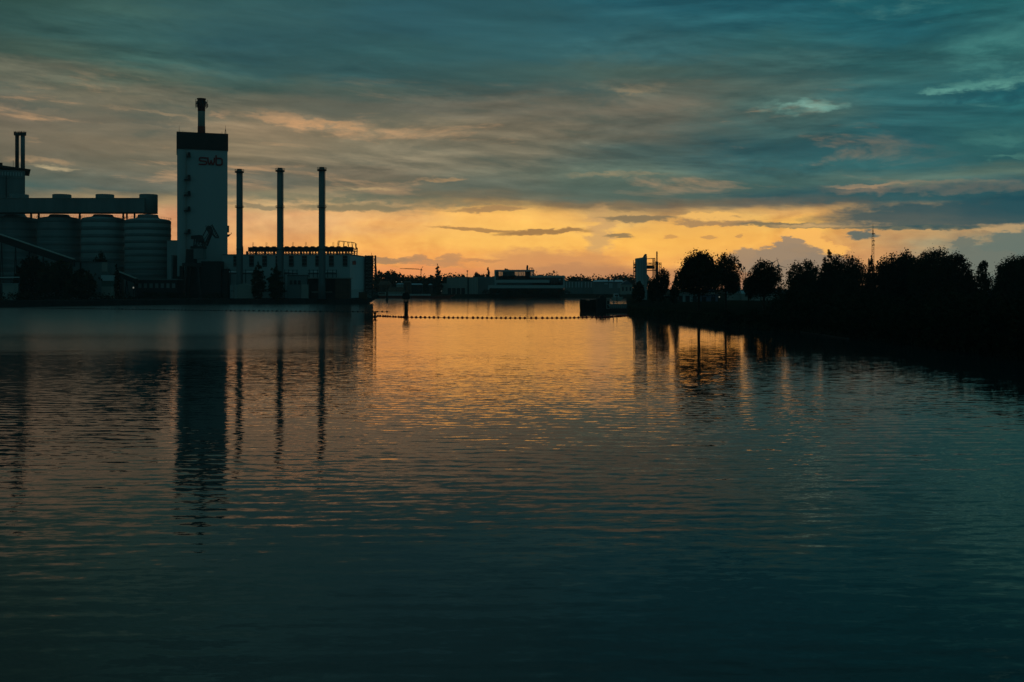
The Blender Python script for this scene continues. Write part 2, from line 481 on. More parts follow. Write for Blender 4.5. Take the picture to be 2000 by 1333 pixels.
# ------------------------------------------------------------------ water
wm = bpy.data.materials.new('water')
wm.use_nodes = True
nt = wm.node_tree
q = Graph(nt)
pr = nt.nodes['Principled BSDF']
pos = q.node('ShaderNodeNewGeometry').outputs['Position']
px_, py_, pz_ = q.sep(pos)
def slope_noise(lx, ly, off, detail=2.0, rough=0.5, tilt=0.05, dist=0.0):
    v = q.vec(q.m('DIVIDE', px_, lx), q.m('DIVIDE', q.m('MULTIPLY_ADD', px_, tilt, py_), ly), off)
    return q.noise(v, 1.0, detail, rough, dist)
def ch(n):
    r_, g_, b_ = q.sep(n.outputs['Color'])
    return q.m('SUBTRACT', r_, 0.5), q.m('SUBTRACT', g_, 0.5)
# wind patches: long flat lanes across the harbour
lane = q.noise(q.vec(q.m('DIVIDE', px_, 260.0), q.m('DIVIDE', py_, 46.0), 3.3), 1.0, 3.0, 0.55, 0.4)
wob = q.m('MULTIPLY', q.m('SUBTRACT', lane.outputs['Fac'], 0.5), 70.0)
fw = q.noise(q.vec(q.m('DIVIDE', px_, 14.0), q.m('DIVIDE', py_, 5.0), 1.9), 1.0, 3.0, 0.6)
Dw = q.m('ADD', q.m('ADD', py_, wob), q.m('MULTIPLY', q.m('SUBTRACT', fw.outputs['Fac'], 0.5), 45.0))
band1 = q.m('MULTIPLY', q.maprange(Dw, 125.0, 165.0, smooth=True), q.maprange(Dw, 255.0, 190.0, smooth=True))     # ruffled lane
band2 = q.maprange(Dw, 345.0, 395.0, smooth=True)                                                                # ruffled beyond the float lines
gate = q.maprange(q.m('MULTIPLY_ADD', py_, 0.15, px_), 2.0, -16.0)
ruff = q.m('MAXIMUM', q.m('MULTIPLY', band1, q.m('ADD', 0.03, q.m('MULTIPLY', gate, 0.65))), q.m('MULTIPLY', band2, q.maprange(px_, -150.0, -60.0, 0.75, 0.22)))
rightr = q.m('MULTIPLY', q.maprange(px_, 10.0, 60.0), q.maprange(py_, 60.0, 120.0))
leftr = q.m('MULTIPLY', q.maprange(q.m('MULTIPLY_ADD', py_, 0.15, px_), 0.0, -26.0), q.maprange(py_, 130.0, 225.0))
ruff = q.m('MAXIMUM', ruff, q.m('MULTIPLY', rightr, 0.12))
# left of the tower's sightline the normals tilt and roughen, fading the silo reflections
refl_fade = q.m('MULTIPLY', q.maprange(q.m('ADD', q.m('MULTIPLY_ADD', py_, 0.33, px_), q.m('MULTIPLY', q.m('SUBTRACT', fw.outputs['Fac'], 0.5), 10.0)), -1.0, -9.0), q.maprange(py_, 55.0, 100.0))
ruff = q.m('MAXIMUM', ruff, q.m('MULTIPLY', refl_fade, 0.3))
ruff = q.m('MAXIMUM', ruff, q.m('MULTIPLY', leftr, 0.85), clamp=True)
patch = q.noise(q.vec(q.m('DIVIDE', px_, 22.0), q.m('DIVIDE', py_, 30.0), 8.1), 1.0, 3.0, 0.5, 0.3)
pt = q.maprange(patch.outputs['Fac'], 0.3, 0.7, 0.55, 1.25)
a1, b1 = ch(slope_noise(3.0, 0.8, 1.7, 2.0, 0.45, 0.07, 0.3))
a2, b2 = ch(slope_noise(1.3, 0.4, 5.2, 2.0, 0.5, -0.04, 0.2))
a3, b3 = ch(slope_noise(0.45, 0.18, 9.4, 2.0, 0.55, 0.02))
# waves get finer than the eye can part with distance: there they act as roughness
near = q.m('MULTIPLY', q.maprange(py_, 26.0, 75.0, 0.85, 1.0), q.maprange(py_, 85.0, 165.0, 1.0, 0.28))
ph = q.m('MULTIPLY', q.m('SUBTRACT', patch.outputs['Fac'], 0.5), 26.0)
def train(lam, tilt, k):
    arg = q.m('MULTIPLY_ADD', px_, tilt * 6.2832 / lam, q.m('MULTIPLY', py_, 6.2832 / lam))
    arg = q.m('ADD', arg, q.m('MULTIPLY', ph, k))
    return q.m('SINE', arg)
e1, e2 = ch(slope_noise(7.0, 4.0, 12.6, 2.0, 0.5, 0.03))
env1 = q.maprange(e1, -0.12, 0.16, 0.15, 1.0); env2 = q.maprange(e2, -0.12, 0.16, 0.1, 1.0)
t1_ = q.m('MULTIPLY', train(1.5, 0.05, 1.0), env1)
t2_ = q.m('MULTIPLY', train(0.92, -0.09, -1.5), env2)
sy = q.m('ADD', q.m('MULTIPLY', a1, 0.07), q.m('ADD', q.m('MULTIPLY', a2, 0.12), q.m('MULTIPLY', a3, 0.08)))
sy = q.m('ADD', sy, q.m('ADD', q.m('MULTIPLY', t1_, 0.022), q.m('MULTIPLY', t2_, 0.013)))
sx = q.m('ADD', q.m('MULTIPLY', b1, 0.02), q.m('ADD', q.m('MULTIPLY', b2, 0.045), q.m('MULTIPLY', b3, 0.045)))
amp = q.m('MULTIPLY_ADD', ruff, 0.35, q.m('MULTIPLY', pt, near))
# normals tilted by distance so the water mirrors lower sky nearby, higher sky farther off
lean = q.m('MULTIPLY', q.m('MULTIPLY', q.maprange(py_, 40.0, 95.0, 0.003, 0.014), q.maprange(py_, 115.0, 175.0, 1.0, 0.0)), q.maprange(px_, 12.0, 32.0, 1.0, 0.0))
lean = q.m('ADD', lean, q.m('MULTIPLY', q.m('MULTIPLY', q.maprange(py_, 170.0, 260.0, 0.0, -0.011), q.maprange(py_, 330.0, 800.0, 1.0, 0.45)), q.maprange(px_, 45.0, 70.0, 1.0, 0.0)))
lean = q.m('MULTIPLY_ADD', q.m('MINIMUM', refl_fade, q.maprange(py_, 230.0, 180.0)), -0.021, lean)
sy = q.m('MULTIPLY_ADD', sy, amp, lean); sx = q.m('MULTIPLY', sx, q.m('MULTIPLY', amp, q.maprange(py_, 60.0, 160.0, 1.2, 2.4)))
nrm = q.vec(sx, sy, 1.0)
nn = q.node('ShaderNodeVectorMath', operation='NORMALIZE')
nt.links.new(nrm, nn.inputs[0])
nt.nodes.remove(pr)
gl_ = q.node('ShaderNodeBsdfGlossy')
gl_.inputs['Color'].default_value = (1.0, 0.82, 0.77, 1)      # warm tint put into the mirror colour, so the reflected glow turns redder
df_ = q.node('ShaderNodeBsdfDiffuse')
df_.inputs['Color'].default_value = (0.006, 0.03, 0.032, 1)
fr_ = q.node('ShaderNodeFresnel')
fr_.inputs['IOR'].default_value = 1.36
for n_ in (gl_, fr_): nt.links.new(nn.outputs[0], n_.inputs['Normal'])
nt.links.new(q.m('ADD', q.m('MULTIPLY', ruff, 0.22), q.maprange(py_, 60.0, 300.0, 0.02, 0.045)), gl_.inputs['Roughness'])
ms_ = q.node('ShaderNodeMixShader')
nt.links.new(fr_.outputs[0], ms_.inputs[0]); nt.links.new(df_.outputs[0], ms_.inputs[1]); nt.links.new(gl_.outputs[0], ms_.inputs[2])
nt.links.new(ms_.outputs[0], nt.nodes['Material Output'].inputs['Surface'])
w = MB(); w.add([(-2600,-1200,0),(2600,-1200,0),(2600,2500,0),(-2600,2500,0)], [(0,1,2,3)])
tag(w.build('harbour_water', wm), 'calm dark harbour water rippling and mirroring the sunset', kind='structure')

# ------------------------------------------------------------------ materials
M_bank = mat('bank_grass', (0.016, 0.02, 0.013), 1.0, 0.35, 0.15, spec=0.0)
M_quay = mat('quay_concrete', (0.035, 0.035, 0.033), 1.0, 0.3, 0.4, streak=True, spec=0.0)
M_white = mat('white_cladding', (0.42, 0.46, 0.45), 0.6, 0.05, 0.06, streak=True)
M_pale = mat('pale_cladding', (0.50, 0.55, 0.55), 0.55, 0.04, 0.05)
M_conc = mat('silo_concrete', (0.30, 0.34, 0.33), 0.85, 0.12, 0.08, streak=True)
M_concd = mat('weathered_concrete', (0.19, 0.215, 0.21), 0.85, 0.2, 0.1, streak=True)
M_band = mat('silo_band', (0.17, 0.20, 0.195), 0.85, 0.2, 0.1)
M_dark = mat('dark_cladding', (0.035, 0.035, 0.035), 0.75, 0.2, 0.2)
M_steel = mat('dark_steel', (0.05, 0.05, 0.05), 0.6, 0.25, 0.6, metal=0.2)
M_stack = mat('stack_steel', (0.16, 0.18, 0.18), 0.6, 0.1, 0.15, streak=True)
M_red = mat('faded_red_paint', (0.26, 0.03, 0.02), 0.6, 0.15, 0.4)
M_letter = mat('letter_red', (0.36, 0.035, 0.035), 0.5, 0.05, 0.4)
M_float = mat('float_red', (0.42, 0.03, 0.03), 0.45, 0.2, 1.5)
M_rope = mat('rope', (0.08, 0.06, 0.05), 0.9, 0.2, 1.0)
M_brick = mat('brown_brick', (0.13, 0.07, 0.05), 0.9, 0.2, 0.5)
M_glass = mat('dark_glass', (0.01, 0.015, 0.018), 0.08, 0.1, 0.5, spec=0.6)
M_grey = mat('grey_cladding', (0.34, 0.32, 0.28), 0.8, 0.1, 0.1, streak=True)
M_pipe = mat('silver_pipe', (0.6, 0.6, 0.6), 0.3, 0.08, 0.5, metal=0.8)
M_wood = mat('wet_timber', (0.035, 0.03, 0.025), 0.9, 0.3, 1.0, streak=True)
M_leaf = mat('leaves', (0.03, 0.042, 0.02), 1.0, 0.45, 0.7, spec=0.0)
M_leafd = mat('dark_leaves', (0.02, 0.028, 0.015), 1.0, 0.4, 0.7, spec=0.0)
M_bark = mat('bark', (0.05, 0.04, 0.03), 0.95, 0.3, 1.0)
M_roof = mat('slate_roof', (0.10, 0.13, 0.15), 0.5, 0.15, 0.3)
M_zinc = mat('zinc_roof', (0.30, 0.38, 0.42), 0.35, 0.1, 0.2)
M_hull = mat('red_hull', (0.22, 0.03, 0.02), 0.55, 0.2, 0.3)
M_hulld = mat('black_hull', (0.03, 0.03, 0.035), 0.5, 0.2, 0.5)
M_canvas = mat('pale_canvas', (0.45, 0.52, 0.54), 0.7, 0.08, 0.4)
M_blue = mat('blue_grey_canvas', (0.10, 0.14, 0.20), 0.7, 0.1, 0.4)
M_lamp = mat('lamp_glow', (0.9, 0.9, 0.8), 0.4, 0.0, 1.0, emit=(1.0, 0.9, 0.7, 0.16))

# ------------------------------------------------------------------ land
def bank(name, pts, top, inner, label, m_=M_bank):
    """pts: photo shoreline (px x, D); a face from below the water up to a terrace, then inland"""
    mb = MB()
    n = len(pts)
    A, B, C, E = [], [], [], []
    for x, D in pts:
        X = PX(x, D); A.append((X, D, -1.5)); 
        s = inner / D
        B.append((X * (1 + s), D * (1 + s), top))
        C.append((X * (1 + s * 6), D * (1 + s * 6) + 1, top + 0.3))
        E.append((max(-2600, min(2600, X * 2500 / D)), 2500.0, top + 0.5))
    mb.add(A + B + C + E, [(k*n+i, k*n+i+1, (k+1)*n+i+1, (k+1)*n+i) for k in range(3) for i in range(n-1)])
    return tag(mb.build(name, m_), label, kind='structure')
bank('left_bank', [(-900,420),(-300,450),(0,488),(300,552),(450,580),(600,584),(690,588),(716,600),(722,660),(733,820),(741,884)], 2.9, 0.6, 'dark industrial quay along the left side of the harbour', M_quay)
bank('far_bank', [(739,884),(900,895),(1140,900),(1232,905)], 2.6, 9.0, 'low grassy far bank closing the harbour')
bank('right_bank', [(1228,905),(1224,600),(1225,385),(1240,345),(1320,294),(1408,256),(1420,251),(1500,236),(1600,217),(1700,192),(1850,163),(2000,140),(2400,105),(3600,60)], 2.7, 8.0, 'dark overgrown bank sloping to the water on the right')

# ------------------------------------------------------------------ foliage
def leaf_mesh(name, blobs, n, size, seed, shell=0.45, m_=None, droop=0.0, spiky=0.0):
    """leaf clumps as small faces through the volume of several ellipsoids (x, y, z, rx, ry, rz)"""
    rnd = random.Random(seed)
    vol = [b[3] * b[4] * b[5] for b in blobs]
    tot = sum(v ** 0.75 for v in vol)
    V, F = [], []
    for b, v in zip(blobs, vol):
        k = max(6, int(n * v ** 0.75 / tot))
        # clump centres inside this blob
        ncl = max(4, k // 26)
        cl = []
        for _ in range(ncl):
            while True:
                d = Vector((rnd.gauss(0, 1), rnd.gauss(0, 1), rnd.gauss(0, 1)))
                if d.length > 0.05: break
            d.normalize()
            rr = shell + (1 - shell) * rnd.random() ** 0.6
            if rnd.random() < spiky: rr *= 1.0 + 0.10 * rnd.random()
            cl.append((d * rr, 0.16 + 0.14 * rnd.random()))
        for _ in range(k):
            c, cr_ = cl[rnd.randrange(ncl)]
            while True:
                gv = Vector((rnd.gauss(0, 1), rnd.gauss(0, 1), rnd.gauss(0, 1)))
                if gv.length < 1.9: break
            p = c + gv * cr_
            P_ = Vector((b[0] + p.x * b[3], b[1] + p.y * b[4], b[2] + p.z * b[5] - droop * abs(p.x)))
            s = size * (0.55 + 0.9 * rnd.random())
            u = Vector((rnd.gauss(0, 1), rnd.gauss(0, 1), rnd.gauss(0, .7))).normalized()
            w_ = u.cross(Vector((rnd.gauss(0, 1), rnd.gauss(0, 1), rnd.gauss(0, 1)))).normalized()
            i = len(V)
            V += [tuple(P_ - u * s * .5), tuple(P_ + w_ * s * .3), tuple(P_ + u * s * .6), tuple(P_ - w_ * s * .35)]
            F.append((i, i + 1, i + 2, i + 3))
    me = bpy.data.meshes.new(name)
    me.from_pydata(V, [], F)
    me.materials.append(m_ or M_leaf)
    me.update()
    return me

def limb_mesh(name, h, r, forks, seed, spread=1.0):
    """tapered trunk with limbs that reach into the crown"""
    rnd = random.Random(seed)
    mb = MB()
    z = -0.6; pts = [(0, 0, z)]
    x = y = 0.0
    for i in range(1, 5):
        x += rnd.uniform(-.12, .12) * r * 2; y += rnd.uniform(-.1, .1) * r * 2
        pts.append((x, y, h * i / 4))
    rr = [r * 1.35, r, r * .85, r * .72, r * .5]
    for i in range(4): mb.beam(pts[i], pts[i+1], rr[i] * 2, 8, rr[i+1] * 2)
    for (bx, by, bz) in forks:
        s = pts[2] if rnd.random() < .6 else pts[3]
        mid = ((s[0] + bx) / 2 + rnd.uniform(-.4, .4), (s[1] + by) / 2, s[2] + (bz - s[2]) * .4)
        mb.beam(s, mid, r * .8, 6, r * .5); mb.beam(mid, (bx, by, bz), r * .5, 5, r * .12)
    me = bpy.data.meshes.new(name)
    me.from_pydata(mb.v, [], mb.f)
    me.materials.append(M_bark)
    me.update()
    return me

def tree(x, D, top_y, half_px, bottom_z, label, kind='tree', ground=3.0, seed=1, n=5000, size=0.6, shape='round', group=None, trunk_r=None, lean=0.0, ragged=0.35, dens=1.0):
    """one tree: top_y and half_px as the photo shows them from the camera"""
    rnd = random.Random(seed * 7 + 3)
    X = PX(x, D); top = PZ(top_y, D) - ground
    rw = S(half_px, D); bz = bottom_z
    H = top - bz; cz = bz + H * .5
    B = []
    if shape == 'round':
        B.append((0, 0, cz, rw * .78, rw * .75, H * .44))
        for i in range(9):
            a = i / 9 * 2 * math.pi + rnd.uniform(-.3, .3)
            k = rnd.uniform(.45, .62)
            B.append((math.cos(a) * rw * k, math.sin(a) * rw * k, cz + rnd.uniform(-.22, .2) * H, rw * rnd.uniform(.34, .48), rw * .42, H * rnd.uniform(.22, .32)))
        B.append((rnd.uniform(-.15, .15) * rw, 0, cz + H * .27, rw * .5, rw * .45, H * .25))
    elif shape == 'dome':
        for i in range(16):
            a = i / 16 * 2 * math.pi
            el_ = rnd.uniform(0.0, 1.35)
            k = .66
            B.append((math.cos(a) * rw * k * math.cos(el_), math.sin(a) * rw * k * math.cos(el_), bz + H * .18 + math.sin(el_) * H * .52, rw * .34, rw * .36, H * .24))
        B.append((0, 0, bz + H * .5, rw * .72, rw * .7, H * .46))
        B.append((0, 0, bz + H * .25, rw * .85, rw * .8, H * .24))
    elif shape == 'cone':
        for i in range(15):
            t = i / 14
            B.append((rnd.uniform(-.08, .08) * rw, 0, bz + H * (.05 + .88 * t), rw * (1.0 - .8 * t), rw * (1 - .8 * t), H * .1))
    elif shape == 'wisp':
        for i in range(14):
            t = rnd.random()
            a = rnd.uniform(-1, 1) * (1 - .55 * t)
            B.append((a * rw * .8, rnd.uniform(-.5, .5) * rw, bz + H * (.1 + .82 * t), rw * .24, rw * .3, H * .10))
    elif shape == 'poplar':
        for i in range(10):
            t = i / 9
            w_ = math.sin(math.pi * min(1, (.22 + .76 * t))) ** .7
            B.append((rnd.uniform(-.1, .1) * rw + lean * t * rw, 0, bz + H * (.06 + .88 * t), rw * max(.22, w_) * rnd.uniform(.85, 1.05), rw * w_, H * .1))
    elif shape == 'spread':
        for i in range(13):
            t = rnd.uniform(-1, 1)
            B.append((t * rw * .74, rnd.uniform(-.5, .5) * rw, bz + H * (.3 + .42 * (1 - t * t) + rnd.uniform(-.12, .12)), rw * .3, rw * .34, H * rnd.uniform(.18, .27)))
        B.append((0, 0, cz - H * .1, rw * .7, rw * .6, H * .34))
    if ragged > .3 and shape in ('round', 'spread'):
        for i in range(int(10 + 16 * ragged)):
            a = rnd.uniform(.05, math.pi - .05)
            d_ = rnd.uniform(.84, .98 + .04 * ragged)
            B.append((math.cos(a) * rw * d_, rnd.uniform(-.4, .4) * rw, cz + math.sin(a) * H * .5 * d_, rw * rnd.uniform(.05, .10), rw * .1, H * rnd.uniform(.05, .11)))
    t = empty('tree' if kind == 'tree' else kind, (X, D, ground), label, 'tree' if kind in ('tree', 'poplar_tree', 'conifer_tree') else 'bush', group)
    crown = bpy.data.objects.new('crown', leaf_mesh('crown', B, int(n * dens * 1.5), size, seed, m_=M_leafd if seed % 3 == 0 else M_leaf, spiky=ragged))
    COL.objects.link(crown); crown.parent = t
    fk = [(b[0] * .8, b[1] * .8, b[2]) for b in B[:10]]
    trk = bpy.data.objects.new('trunk', limb_mesh('trunk', cz, trunk_r or max(.18, rw * .06), fk, seed))
    COL.objects.link(trk); trk.parent = t
    return t

# ------------------------------------------------------------------ LEFT: power station
# main boiler tower
TL, TR = Vector((PX(346, 606), 606)), Vector((PX(444.5, 615), 615))
ang = math.atan2((TR - TL).y, (TR - TL).x)
TW = (TR - TL).length
fr = (TL.x, TL.y, ang)
tw = empty('boiler_tower', (TL.x, TL.y, 3.0), 'tall pale power station tower with black top band and red letters', 'tower')
zt = PZ(257.5, 606); zb = PZ(291, 606)
sh = MB(fr).box(0, TW, 0, 30, 2.5, zb).build('shaft', M_white, tw)
MB(fr).box(-.35, TW + .35, -.35, 30.3, zb, zt).build('dark_cap', M_dark, tw)
pj = MB(fr)                                     # thin vertical cladding joints, proud strips
for i in range(1, 8): pj.box(TW * i / 8 - .06, TW * i / 8 + .06, -.06, 0.0, 4, zb)
pj.build('cladding_joint', M_white, tw)
def tpx(x): return (x - 346.0) / 98.5 * TW     # across the tower face
def tz(y): return PZ(y, 611)
# letters s w b as solid raised strokes
def stroke_letter(name, pts, th, parent, frame, v0=-0.5, dep=.45, mt=None):
    mb = MB(frame)
    for a, b in zip(pts[:-1], pts[1:]):
        dxx, dzz = b[0] - a[0], b[1] - a[1]
        L = math.hypot(dxx, dzz) or 1
        nx, nz = -dzz / L * th / 2, dxx / L * th / 2
        ex, ez = dxx / L * th * .35, dzz / L * th * .35
        pr_ = [(a[0] - ex + nx, a[1] - ez + nz), (b[0] + ex + nx, b[1] + ez + nz), (b[0] + ex - nx, b[1] + ez - nz), (a[0] - ex - nx, a[1] - ez - nz)]
        mb.prism(pr_, v0, v0 + dep)
        v0 += 0.004
    return mb.build(name, mt or M_letter, parent)
def swb(parent, frame, x0, x1, zb_, zt_, v0, th):
    """s w b: x-height letters, the b with an ascender"""
    W_ = x1 - x0; xh = (zt_ - zb_) * .74
    def q_(fx, fz): return (x0 + fx * W_, zb_ + fz * xh)
    c = .035
    s_ = [q_(.32,.98), q_(.07,1.0), q_(.02,.90), q_(.02,.64), q_(.07,.54), q_(.27,.48), q_(.32,.38), q_(.32,.12), q_(.27,.02), q_(.0,.02)]
    w_ = [q_(.38,1.0), q_(.39,.45), q_(.43,.06), q_(.47,.06), q_(.52,.62), q_(.57,.06), q_(.61,.06), q_(.655,.45), q_(.665,1.0)]
    b_ = [q_(.74,1.36), q_(.74,.14), q_(.78,.02), q_(.94,.02), q_(1.0,.16), q_(1.0,.82), q_(.94,.98), q_(.74,1.0)]
    stroke_letter('letter', s_, th, parent, frame, v0); stroke_letter('letter', w_, th, parent, frame, v0); stroke_letter('letter', b_, th, parent, frame, v0)
swb(tw, fr, tpx(388.5), tpx(433.5), tz(322), tz(304), -.5, .78)
# stair landings on the face and the riser between them
MB(fr).box(tpx(362.5), tpx(364), -1.2, -.05, tz(545), tz(292.5)).build('riser_duct', M_grey, tw)
for i, (y, w_) in enumerate([(307, 10), (352, 12), (382, 12), (412, 12), (456, 12)]):
    z = tz(y)
    pl = MB(fr).box(tpx(359 if i else 364), tpx(372), -2.6, -.02, z - .45, z).build('landing', M_dark, tw)
    MB(fr).box(tpx(366.5), tpx(371.5), -1.9, -.03, z, z + (2.2 if i != 1 else 2.6)).build('door_housing', M_dark, pl)
    rl = MB(fr)
    for k in range(6): rl.beam((tpx(359.5 if i else 364) + k * (tpx(371.8) - tpx(359.5)) / 5 * (1 if i else .6), -2.5, z), (tpx(359.5 if i else 364) + k * (tpx(371.8) - tpx(359.5)) / 5 * (1 if i else .6), -2.5, z + 1.1), .1)
    rl.beam((tpx(359.5 if i else 364), -2.5, z + 1.1), (tpx(371.8), -2.5, z + 1.1), .12)
    rl.build('railing', M_steel, pl)
# side balcony at the right edge
MB(fr).box(TW + .02, TW + 1.0, 2, 6, tz(453), tz(440)).build('door_housing', M_dark, tw)
MB(fr).prism([(TW + .02, tz(462)), (TW + 1.0, tz(461)), (TW + 2.4, tz(456)), (TW + 2.4, tz(453.5)), (TW + 2.2, tz(453.5)), (TW + 2.2, tz(456.6)), (TW + .02, tz(457.5))], 1.5, 6.5).build('side_balcony', M_dark, tw)
# chimney
cx_, cy_ = tpx(394.3), 15.0
zc = PZ(257, 606)
ch_ = MB(fr).lathe(cx_, cy_, [(2.18, zc - 2), (2.12, PZ(212, 612)), (2.1, PZ(187.5, 612))], 28).build('chimney', M_grey, tw, smooth=True)
MB(fr).lathe(cx_, cy_, [(2.3, zc), (2.26, PZ(241, 612))], 28).build('red_band', M_red, ch_, smooth=True)
MB(fr).lathe(cx_, cy_, [(2.22, PZ(211, 612)), (2.2, PZ(187, 612)), (2.75, PZ(187, 612) + .02), (2.75, PZ(185.5, 612))], 28).build('red_band', M_red, ch_, smooth=True)
an = MB(fr)
zr = PZ(192.5, 612)
for k in range(12):
    a = k / 12 * 2 * math.pi + .2
    x, y = cx_ + 3.5 * math.cos(a), cy_ + 3.5 * math.sin(a)
    z1_ = PZ(187 + (k % 3) * 1.2, 612); z0_ = PZ(203 + (k % 2) * 1.5, 612)
    an.beam((x, y, z0_), (x, y, z1_), .22)
    an.beam((cx_ + 2 * math.cos(a), cy_ + 2 * math.sin(a), zr), (x, y, zr), .16)
    an.beam((x + .35, y, z0_ + .5), (x + .35, y, z0_ + 2.6), .3)
for k in range(24):
    a, b = k / 24 * 2 * math.pi, (k + 1) / 24 * 2 * math.pi
    for z in (zr, zr - .9): an.beam((cx_ + 3.1 * math.cos(a), cy_ + 3.1 * math.sin(a), z), (cx_ + 3.1 * math.cos(b), cy_ + 3.1 * math.sin(b), z), .3)
an.build('antenna_ring', M_steel, ch_)
for x, y0, w_ in ((350, 245, .28), (357, 254.5, .16), (440.5, 241, .34), (433.5, 253, .3), (420, 257.5, .2), (369, 256, .14), (377, 256.5, .14)):
    MB(fr).beam((tpx(x), 1.0, zt), (tpx(x), 1.0, PZ(y0, 607)), w_, 6, w_ * .3).build('mast', M_steel, tw)
MB(fr).poly([(tpx(438.6), 1, zt), (tpx(440.5), 1, zt + 3.2), (tpx(442.6), 1, zt)], .16).build('mast_stay', M_steel, tw)

# annex left of the tower
ax = empty('annex_block', (PX(339, 622), 622, 3), 'plain pale annex block squeezed between the end silo and the tower', 'building')
MB().box(PX(326, 622), PX(350.5, 622), 622, 640, 2.5, PZ(471, 622)).build('wall', M_white, ax)
MB().box(PX(325.6, 622), PX(350.8, 622), 621.8, 640.2, PZ(471, 622), PZ(469.6, 622)).build('roof_edge', M_grey, ax)
MB().box(PX(350, 620), PX(352.5, 620), 605.2, 619.9, 2.5, PZ(500, 620)).build('downpipe', M_concd, ax)

# silos
D0 = 618
def silo(xc, half_px, ytop, label, D, m_, nb=8, first=False):
    r = S(half_px, D); r = S(half_px, D + r); X = PX(xc, D + r)
    s = empty('silo', (X, D + r, 3), label, 'silo', 'coal silos under the conveyor gallery')
    zt_ = PZ(ytop, D)
    MB().lathe(X, D + r, [(r, 2.5), (r, zt_ - .9), (r - .7, zt_ - .1), (r * .6, zt_ + .7), (r * .36, zt_ + .9)], 64).build('body', m_, s, smooth=True)
    H = zt_ - PZ(545, D)
    for k in range(nb):
        z = PZ(545, D) + H * (k + .35) / nb
        MB().lathe(X, D + r, [(r, z), (r + .12, z + .1), (r + .12, z + H / nb * .44), (r, z + H / nb * .48)], 64).build('band', M_band if first else M_concd, s, smooth=True)
    rl = MB()
    for k in range(40):
        a, b = k / 40 * 2 * math.pi, (k + 1) / 40 * 2 * math.pi
        rl.beam((X + r * math.cos(a), D + r + r * math.sin(a), zt_), (X + r * math.cos(a), D + r + r * math.sin(a), zt_ + 1.2), .08)
        rl.beam((X + r * math.cos(a), D + r + r * math.sin(a), zt_ + 1.2), (X + r * math.cos(b), D + r + r * math.sin(b), zt_ + 1.2), .08)
    rl.build('railing', M_steel, s)
    MB().lathe(X, D + r, [(r * .62, zt_ - .5), (r * .46, zt_ + 1.6), (r * .44, PZ(418, D) + .3)], 32).build('hopper_neck', M_concd, s, smooth=True)
    return s
silo(289, 42.8, 427, 'banded concrete silo next to the annex, rightmost and palest of the row', 614, M_conc, 9, True)
silo(201.5, 40, 424, 'concrete silo second from the right under the conveyor gallery', 620, M_conc)
silo(116, 40, 424, 'dim concrete silo third from the right under the conveyor gallery', 624, M_concd)
silo(30, 41, 424, 'dim concrete silo at the left edge below the office block', 628, M_concd)

# gallery with round heads over the silos
ga = empty('conveyor_gallery', (PX(178, 626), 626, PZ(418, 626)), 'long enclosed conveyor gallery with round heads across the silo tops', 'conveyor')
MB().box(PX(-70, 628), PX(289, 628), 622, 636, PZ(416.5, 628), PZ(389.5, 628)).build('housing', M_concd, ga)
MB().box(PX(-70, 628), PX(289, 628), 621.7, 636.3, PZ(389.5, 628), PZ(388.6, 628)).build('roof_edge', M_grey, ga)
for i, (xc, hw, y1) in enumerate([(289, 17.2, 417.5), (203.7, 17.2, 417), (119.5, 17.4, 417), (36, 17.4, 417)]):
    X = PX(xc, 628)
    r = S(hw, 628)
    MB().lathe(X, 629, [(r, PZ(y1, 628)), (r, PZ(381.3, 628)), (r * .97, PZ(380.2, 628))], 40).build('round_head', M_concd, ga, smooth=True)
for x in (155, 240, 247, 262, 60, 75):
    MB().box(PX(x, 628), PX(x + 1.6, 628), 627, 629, PZ(428, 628), PZ(416.5, 628)).build('support', M_steel, ga)
for x in (249, 258, 266): MB().beam((PX(x, 620), 620, PZ(430, 620)), (PX(x, 620), 620, PZ(420.5, 620)), .15).build('railing_post', M_steel, ga)

# office / boiler block far left with twin stacks
ob = empty('old_boiler_house', (PX(10, 660), 660, 3), 'old dark boiler house cut by the left edge, flat roof jutting right', 'building')
OA = math.atan(-PX(49, 660) / 660) + R(1)
OF = (PX(49, 660), 660, OA)
def ou(p, D=660):                                # along the front wall, for the direction of photo column p
    k = (p - 1000) / 2000
    return (k * D - OF[0]) / (math.cos(OA) - k * math.sin(OA))
MB(OF).box(-70, 0, 0, 38, 2.5, PZ(334, 660)).build('wall', M_concd, ob)
MB(OF).prism([(-70, PZ(300, 640)), (3.2, PZ(331, 660)), (3.2, PZ(332.6, 660)), (-70, PZ(310, 640))], -1.5, 39).build('roof', M_dark, ob)
MB(OF).box(-70, -.3, -.4, -.02, PZ(334, 660) - 5, PZ(334, 660) - .2).build('parapet', M_concd, ob)
for i in range(9): MB(OF).box(ou(-2 + i * 5.4), ou(.6 + i * 5.4), -.7, -.42, PZ(345, 660), PZ(338, 660)).build('louvre', M_white, ob)
MB(OF).box(ou(11.3), ou(13), -.7, -.42, 3, PZ(346, 660)).build('downpipe', M_dark, ob)
MB(OF).box(ou(-20), ou(5), 8, 14, PZ(331, 650), PZ(314, 650)).build('penthouse', M_dark, ob)
MB(OF).beam((ou(26), 2, PZ(330, 655)), (ou(26), 2, PZ(312, 655)), .2).build('mast', M_steel, ob)
